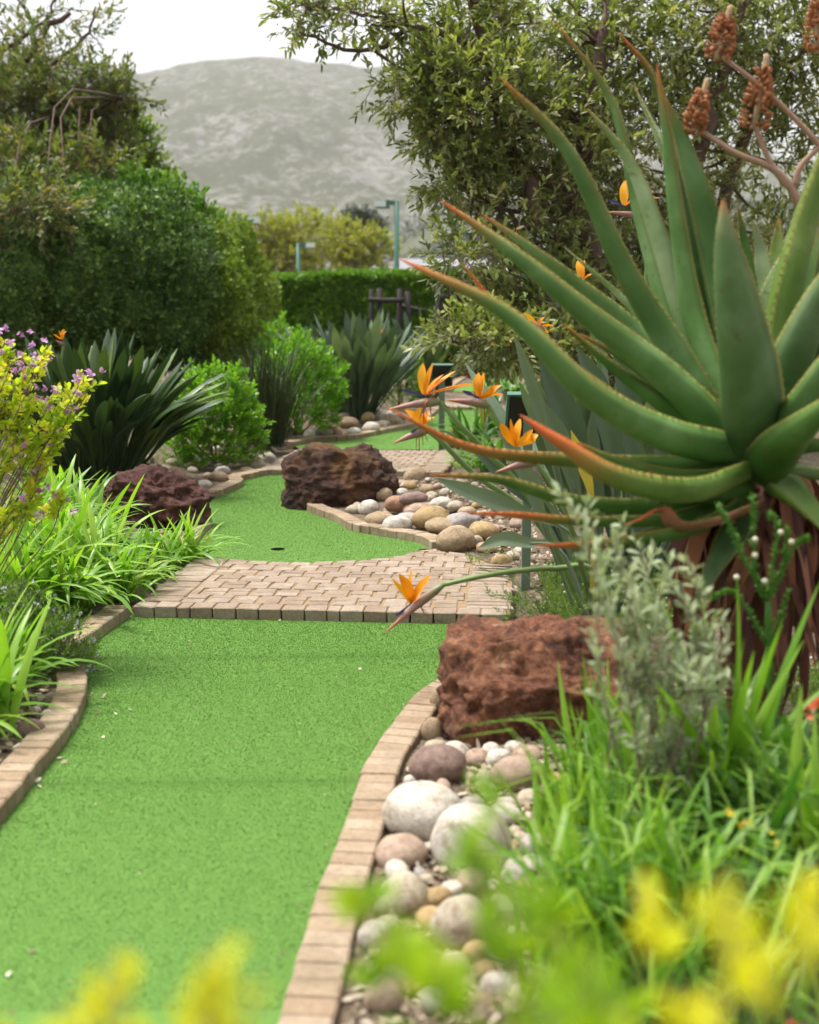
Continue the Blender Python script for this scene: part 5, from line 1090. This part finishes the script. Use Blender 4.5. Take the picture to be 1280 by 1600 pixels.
# ---------------------------------------------------------------- small leaved bushes made of single stems
def stems(name, label, cat, base, tips, L, W, mats, n=7, ln=.05, along=.6, Y=None, r=.004, flowers=None, nleaf=9, tpl=LEAF6, group=None, wig=.04, up=.5, tmat='twig', each=1):
    t = thing(name, base, label, cat, group); base = np.asarray(base, float); mb, tw, fl = MB(), MB(), MB(); st_ = MB()
    for tip in tips:
        for e in range(each):
            tp = P(*tip[:2], (tip[2] if len(tip) > 2 else Y) + RNG.normal() * .06) + RNG.normal(size=3) * (.015 if e else 0); b = base + RNG.normal(size=3) * (.05, .05, .0)
            c = bez([b, b * .5 + tp * .5 + RNG.normal(size=3) * wig + (0, 0, wig), tp], 14); st_.tube(c, np.linspace(r, r * .35, 14), 5)
            f = np.linspace(1 - along, .96, n); p = np.stack([np.interp(f * 13, np.arange(14), c[:, k]) for k in range(3)], 1); d = np.gradient(p, axis=0) if n > 1 else (c[-1] - c[-2])[None]
            d = d / (np.linalg.norm(d, axis=1)[:, None] + 1e-9) * .7 + rdir(n) * .6 + (0, 0, up); sprigs(mb, tw, p, d, nleaf, L, W, ln, tpl, spread=1.1, tw_r=r * .4)
            if flowers:
                fm, fs, fn = flowers
                for _ in range(fn):
                    q = tp + RNG.normal(size=3) * fs * 1.6 + (0, 0, fs * .5); k = 8; leaves(fl, np.repeat(q[None], k, 0) + RNG.normal(size=(k, 3)) * fs * .25, rdir(k, .4), fs, fs * .8, None, LEAF6)
    st_.build('stems', M[tmat], t); mb.build('foliage', mats, t)
    if tw.n: tw.build('twigs', M[tmat], t)
    if flowers: fl.build('flowers', flowers[0], t)
    return t
pb = P(-110, 800, 4.5); pb[2] = gz1(pb[0], pb[1])
stems('flowering_bush', 'bush with purple flowers and yellowish leaves at the left edge', 'shrub', pb, [(132, 592), (62, 570), (140, 603), (108, 652), (88, 685), (62, 722), (22, 545), (70, 545), (78, 628), (42, 645), (12, 600), (38, 590), (0, 560), (-20, 520), (8, 530), (60, 765), (88, 782), (20, 780), (40, 800), (-10, 640), (30, 690), (96, 612), (50, 620), (-20, 590)], .034, .02, M['poly_leaf'], 6, .05, .26, 4.6, .004, (M['purple'], .018, 2), 9, wig=.05, each=2, up=.15)
sb_ = P(40, 1075, 4.2); sb_[2] = gz1(sb_[0], sb_[1])
stems('lilac_flower_plant', 'feathery plant with small lilac flower heads spilling over the left kerb', 'plant', sb_, [(5, 915), (22, 930), (40, 918), (62, 932), (66, 942), (43, 950), (90, 960), (108, 966), (35, 980), (88, 985), (122, 975), (112, 992), (135, 1010), (150, 1030), (140, 1050), (100, 1020), (60, 1010), (20, 1000), (80, 1000), (125, 1035), (5, 960), (150, 1015)], .03, .006, M['fern'], 9, .05, .8, 4.35, .002, (M['lilac'], .010, 1), 9, LEAF4, wig=.03, tmat='stem', each=3)
# silvery shrub  in front of the spiky plant
gb = np.array([P(1040, 1300, 2.5)[0], 2.5, gz1(P(1040, 1300, 2.5)[0], 2.5)])
stems('silver_shrub', 'silvery grey green small leaved shrub in front of the spiky plant', 'shrub', gb, [(885, 775), (915, 800), (960, 830), (1000, 860), (930, 870), (975, 905), (1040, 900), (1085, 885), (1000, 950), (1060, 960), (1105, 985), (950, 960), (1010, 1020), (1070, 1040), (985, 1050), (1100, 1060), (960, 1030), (1030, 1100), (1080, 1120), (1000, 1150), (1130, 1010), (1050, 1170)], .036, .012, M['grey_shrub'], 9, .05, .5, 2.55, .003, None, 8, LEAF8, wig=.07, each=1)
# knobbly stems with white buds
M['knob'] = leaf_mat('knobbly_green', g1((.06, .18, .02), (.10, .26, .03), (.17, .36, .05)), .5, .2)
kb = np.array([P(1200, 1250, 2.85)[0], 2.85, gz1(P(1200, 1250, 2.85)[0], 2.85)]); t = thing('bud_plant', kb, 'knobbly green stems with white round buds before the dry leaf skirt', 'plant'); mb, lv, bd = MB(), MB(), MB(); Vi, Fi = ICO[2]
J = (1200, 940)
for l, r in (([(1200, 1180), (1203, 1060), J], .013), ([J, (1160, 870), (1145, 830), (1120, 790)], .007), ([J, (1180, 900), (1178, 820), (1175, 775)], .006), ([J, (1208, 880), (1216, 830), (1202, 802)], .006), ([J, (1225, 880), (1230, 822)], .006), ([J, (1240, 860), (1262, 840)], .006), ([(1200, 1010), (1150, 930), (1110, 935)], .006), ([(1200, 1030), (1232, 925)], .005)):
    c = bez([P(x, y, 2.85) for x, y in l] if l[0] != (1200, 1180) else [kb] + [P(x, y, 2.85) for x, y in l], 14); mb.tube(c, np.interp(np.linspace(0, 1, 14), [0, .7, .9, 1], [r, r * .8, r * 1.3, r]) * .55, 7)
    k = 260; f = RNG.random(k) * 13; p = np.stack([np.interp(f, np.arange(14), c[:, j]) for j in range(3)], 1); d = rdir(k) + (0, 0, .9); leaves(lv, p + rdir(k) * r * .6, d, .014, .004)
for x, y in ((1220, 832), (1237, 847), (1180, 843), (1180, 868), (1151, 902), (1195, 908)):
    bd = MB(); bd.add(Vi * .0075 + P(x, y, 2.82), None, Fi, RNG.random()); bd.build('bud', M['cream'], t)
mb.build('stems', M['knob'], t); lv.build('foliage', M['knob'], t)
# fine ground cover with cream buds
mb, bd = MB(), MB()
for poly, n in (([(800, 985), (840, 900), (900, 860), (1120, 850), (1150, 960), (1000, 1010)], 5200), ([(990, 720), (1080, 720), (1100, 800), (900, 830), (830, 800)], 2600), ([(1000, 1100), (1300, 1080), (1400, 1300), (1000, 1330)], 2600), ([(840, 780), (900, 700), (1000, 690), (1000, 800)], 1200), ([(-60, 1080), (0, 900), (150, 850), (200, 760), (320, 720), (300, 690), (0, 690), (-200, 800)], 2600), ([(840, 700), (1000, 600), (1400, 600), (1400, 780)], 2600)):
    q = gp(poly, .08); xy = RNG.uniform(q.min(0), q.max(0), (n * 2, 2)); xy = xy[inside(q, xy[:, 0], xy[:, 1])][:n]; xy = xy[course_dist(xy[:, 0], xy[:, 1]) > .16]; z = gz(xy[:, 0], xy[:, 1])
    keep = fbm(np.column_stack([xy * 2.2, z * 0]), 15, 3) > -.45; xy, z = xy[keep], z[keep]; p = np.column_stack([xy, z + RNG.uniform(0, .05, len(xy))]); sprigs(mb, None, p, rdir(len(p)) * .6 + (0, 0, 1), 8, .022, .0045, .05)
    for i in RNG.integers(0, len(p), len(p) // 26): bd.add(Vi * RNG.uniform(.004, .008) + p[i] + (0, 0, .06), None, Fi, RNG.random())
tag(mb.build('ground_cover', M['fern']), 'fine leaved green ground cover under the spiky plant', kind='stuff'); tag(bd.build('cream_buds', M['cream']), 'tiny cream buds dotted over the ground cover', kind='stuff')
wb = np.array([P(930, 985, 4.15)[0], 4.15, gz1(P(930, 985, 4.15)[0], 4.15)])
stems('wispy_plant', 'wispy fine leaved stems arching over the stones behind the reddish boulder', 'plant', wb, [(735, 880), (760, 930), (800, 935), (840, 900), (870, 915), (900, 880), (850, 950), (820, 960), (930, 900), (960, 910), (780, 955), (880, 960), (985, 930), (910, 945)], .02, .005, M['fern'], 9, .04, .7, 4.2, .0025, None, 9, LEAF4, wig=.05, tmat='stem', each=2)

# ---------------------------------------------------------------- grassy clumps in the near right bed
NG = 'grassy clumps in the near right bed'
def near_clump(x, Y, L, n, src, lb_, spread=.06, name='grass_clump'): 
    p = P(x, 1200, Y); clump(name, lb_, (p[0], Y, gz1(p[0], Y)), n, L, src, 'grass', NG, spread=spread)
near_clump(925, 2.95, .40, 34, SWORD, 'sword leaved clump in front of the reddish boulder'); near_clump(880, 2.75, .30, 26, SWORD, 'short sword leaved clump over the flat pink stone')
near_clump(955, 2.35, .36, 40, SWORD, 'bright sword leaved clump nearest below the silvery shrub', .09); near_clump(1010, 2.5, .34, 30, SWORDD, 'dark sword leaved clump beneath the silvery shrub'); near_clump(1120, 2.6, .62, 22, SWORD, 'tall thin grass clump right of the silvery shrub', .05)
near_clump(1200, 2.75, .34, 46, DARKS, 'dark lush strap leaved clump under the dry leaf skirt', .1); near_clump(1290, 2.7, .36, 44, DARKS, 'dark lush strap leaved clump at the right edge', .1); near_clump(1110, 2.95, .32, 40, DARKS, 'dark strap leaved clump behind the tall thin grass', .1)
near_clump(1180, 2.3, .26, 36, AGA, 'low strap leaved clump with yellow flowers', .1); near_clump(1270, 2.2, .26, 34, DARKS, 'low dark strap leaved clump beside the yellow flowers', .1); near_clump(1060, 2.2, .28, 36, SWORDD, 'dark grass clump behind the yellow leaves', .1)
near_clump(870, 2.1, .24, 30, SWORD, 'small sword leaved clump low among the stones', .07); near_clump(980, 1.95, .26, 34, AGA, 'strap leaved clump behind the lime leaves', .08); near_clump(1150, 1.95, .24, 34, AGA, 'strap leaved clump behind the yellow leaves at the bottom', .1); near_clump(1250, 1.9, .22, 30, SWORD, 'sword leaved clump at the bottom edge beside coral flowers', .1)
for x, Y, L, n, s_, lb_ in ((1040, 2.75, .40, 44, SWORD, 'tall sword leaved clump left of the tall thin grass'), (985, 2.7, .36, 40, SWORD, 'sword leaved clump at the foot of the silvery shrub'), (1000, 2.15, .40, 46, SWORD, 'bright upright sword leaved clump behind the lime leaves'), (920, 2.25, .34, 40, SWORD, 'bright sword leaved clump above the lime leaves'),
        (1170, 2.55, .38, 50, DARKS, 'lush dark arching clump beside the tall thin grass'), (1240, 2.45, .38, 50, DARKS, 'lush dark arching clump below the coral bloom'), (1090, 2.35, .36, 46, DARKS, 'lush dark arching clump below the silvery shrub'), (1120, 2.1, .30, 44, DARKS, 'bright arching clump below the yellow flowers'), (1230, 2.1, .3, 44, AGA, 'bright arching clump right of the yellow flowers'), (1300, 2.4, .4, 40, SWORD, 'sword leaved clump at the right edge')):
    near_clump(x, Y, L, n, s_, lb_, .1)
mb = MB(); q = np.array([(P(850, 0, 2.0)[0], 2.0), (P(1330, 0, 1.75)[0], 1.75), (P(1330, 0, 3.0)[0], 3.0), (P(960, 0, 3.0)[0], 3.0), (P(880, 0, 2.5)[0], 2.5)]); xy = RNG.uniform(q.min(0), q.max(0), (1000, 2)); xy = xy[inside(q, xy[:, 0], xy[:, 1])]; xy = xy[fbm(np.column_stack([xy * 3, xy[:, :1] * 0]), 77, 2) > -.35]
for x_, y_ in xy:
    h = RNG.uniform(.12, .34); a = RNG.uniform(0, 6.283); d = np.array([math.cos(a), math.sin(a), 0]); b_ = np.array([x_, y_, gz1(x_, y_) if False else .10]); mb.ribbon(np.array([b_, b_ + d * h * .15 + (0, 0, h * .55), b_ + d * h * .45 + (0, 0, h * .95), b_ + d * h * .85 + (0, 0, h * .9)]), [.008, .011, .009, .001], np.cross(d, (0, 0, 1)), .4, RNG.random())
M['grass'] = leaf_mat('grass_blade', g1((.04, .12, .012), (.10, .23, .02), (.24, .38, .05)), .45, .35)
tag(mb.build('grass', M['grass']), 'lush green grass filling the near right bed', kind='stuff')
def posy(name, label, spots, Y, mat, s, k=7):
    for i, (x, y) in enumerate(spots):
        p = P(x, y, Y + RNG.normal() * .04); g = np.array([p[0] + RNG.normal() * .03, p[1] + .05, gz1(p[0], p[1])]); t = thing(name, g, label, 'flower', label)
        mb = MB(); mb.tube(bez([g, (g + p) / 2 + RNG.normal(size=3) * .01, p], 8), np.linspace(.003, .002, 8), 5); mb.build('stem', M['stem'], t)
        mb = MB(); leaves(mb, np.repeat(p[None], k, 0) + RNG.normal(size=(k, 3)) * s * .25, rdir(k, .5), s, s * .7, None, LEAF8); mb.build('petals', mat, t)
posy('yellow_flower', 'small yellow flower in the low strap leaves right of the sword leaves', [(1141, 1276), (1160, 1292), (1172, 1286), (1200, 1298), (1215, 1320), (1205, 1405), (1222, 1420), (1250, 1440), (1190, 1430)], 2.3, M['yellow_flower'], .014)
posy('coral_flower', 'small coral red flower low at the bottom right corner', [(1180, 1532), (1208, 1530), (1175, 1550), (1092, 1574), (1100, 1585), (1212, 1560), (1240, 1600), (1050, 1590), (1230, 1545)], 1.9, M['coral'], .013)
posy('coral_bloom', 'larger coral bloom at the right edge beside the dry leaf skirt', [(1266, 1105)], 2.7, M['coral'], .028, 12)

# ---------------------------------------------------------------- out of focus lime bush right in front of the camera
def fg(name, label, tips, mats, base, L=.022, W=.015, n=2, along=.05):
    b = np.array([base[0], base[1], gz1(*base)])
    return stems(name, label, 'shrub', b, [(x, y, z * .66) for x, y, z in tips], L, W, mats, n, .02, along, .9, .0022, None, 6, LEAF8, wig=.02, each=1, group='lime leaved bushes in front of the lens', tmat='bark_grey')
fg('lime_bush', 'blurred yellow leaves at the bottom left corner', [(190, 1470, .85), (175, 1500, .85), (185, 1545, .85), (95, 1555, .85), (130, 1570, .86), (190, 1590, .86), (5, 1580, .85), (-15, 1600, .85), (338, 1460, .9), (330, 1500, .9), (325, 1540, .9), (398, 1535, .9), (360, 1590, .92), (300, 1590, .92)], M['fg_yellow'], (-.16, .66), L=.017, W=.011)
fg('lime_bush', 'blurred yellow leaves at the bottom right', [(1005, 1375, .85), (1115, 1355, .85), (1155, 1365, .84), (1150, 1415, .84), (1190, 1465, .84), (1050, 1525, .86), (1085, 1545, .86), (1270, 1335, .85), (1275, 1400, .85)], M['fg_yellow'], (.23, .62), L=.018, W=.012)
fg('lime_bush', 'blurred lime green leaves over the near stones', [(620, 1440, 1.0), (585, 1450, 1.0), (565, 1350, 1.1), (755, 1255, 1.1), (740, 1290, 1.1), (810, 1360, .95), (790, 1400, .95), (880, 1450, .9), (840, 1500, .92), (730, 1500, .95), (690, 1480, .97), (860, 1580, .9), (960, 1550, .9), (920, 1500, .92), (780, 1190, 1.15), (640, 1580, .97), (780, 1570, .92)], M['fg_leaf'], (.09, .66))
fg('lime_bush', 'blurred fresh green leaves at the bottom between kerb and yellow leaves', [(850, 1380, 1.2), (780, 1440, 1.2), (870, 1540, 1.15), (990, 1560, 1.1)], M['fg_leaf'], (.14, .85), L=.03, W=.017)

for x, y, s, lb_ in ((572, 1222, .035, 'tiny green weed in the joint of the curved kerb'), (552, 1262, .03, 'little weed sprouting against the curved kerb'), (523, 1366, .025, 'small dry weed against the curved kerb'), (345, 958, .03, 'green weed growing from the front joint of the first path'), (212, 955, .028, 'reddish weed at the left corner of the first path'), (250, 957, .018, 'yellowish weed in the front joint near the path corner'), (700, 1085, .03, 'tiny weed beside the reddish boulder')):
    p = G(x, y, .004); mb = MB(); d = rdir(26, .9); leaves(mb, p + rdir(26) * s * .25 * (1, 1, .2), d, s * RNG.uniform(.4, .9, 26), s * .22, None, LEAF6); tag(mb.build('weed', M['coral'] if 'reddish weed' in lb_ else M['fern']), lb_, 'weed', 'weeds in the brick joints')

# ---------------------------------------------------------------- haze
mb = MB(); mb.box((0, 1500, 245), (8000, 6400, 494)); hz = mb.build('haze', None); hz['kind'] = 'stuff'; hz['label'] = 'thin pale haze in the air towards the mountain'
m = bpy.data.materials.new('haze'); m.use_nodes = True; tt = m.node_tree; tt.nodes.clear(); vo = tt.nodes.new('ShaderNodeVolumePrincipled'); vo.inputs['Color'].default_value = (.95, .95, .96, 1); vo.inputs['Density'].default_value = .00016
ou = tt.nodes.new('ShaderNodeOutputMaterial'); tt.links.new(vo.outputs[0], ou.inputs['Volume']); hz.data.materials.clear(); hz.data.materials.append(m)

for o in COL.objects:
    if o.parent is not None and o.name.split('.')[0] in ('foliage', 'twigs', 'crown', 'stems', 'flowers', 'teeth', 'seed_heads', 'petals', 'inner_growth'): o['kind'] = 'stuff'
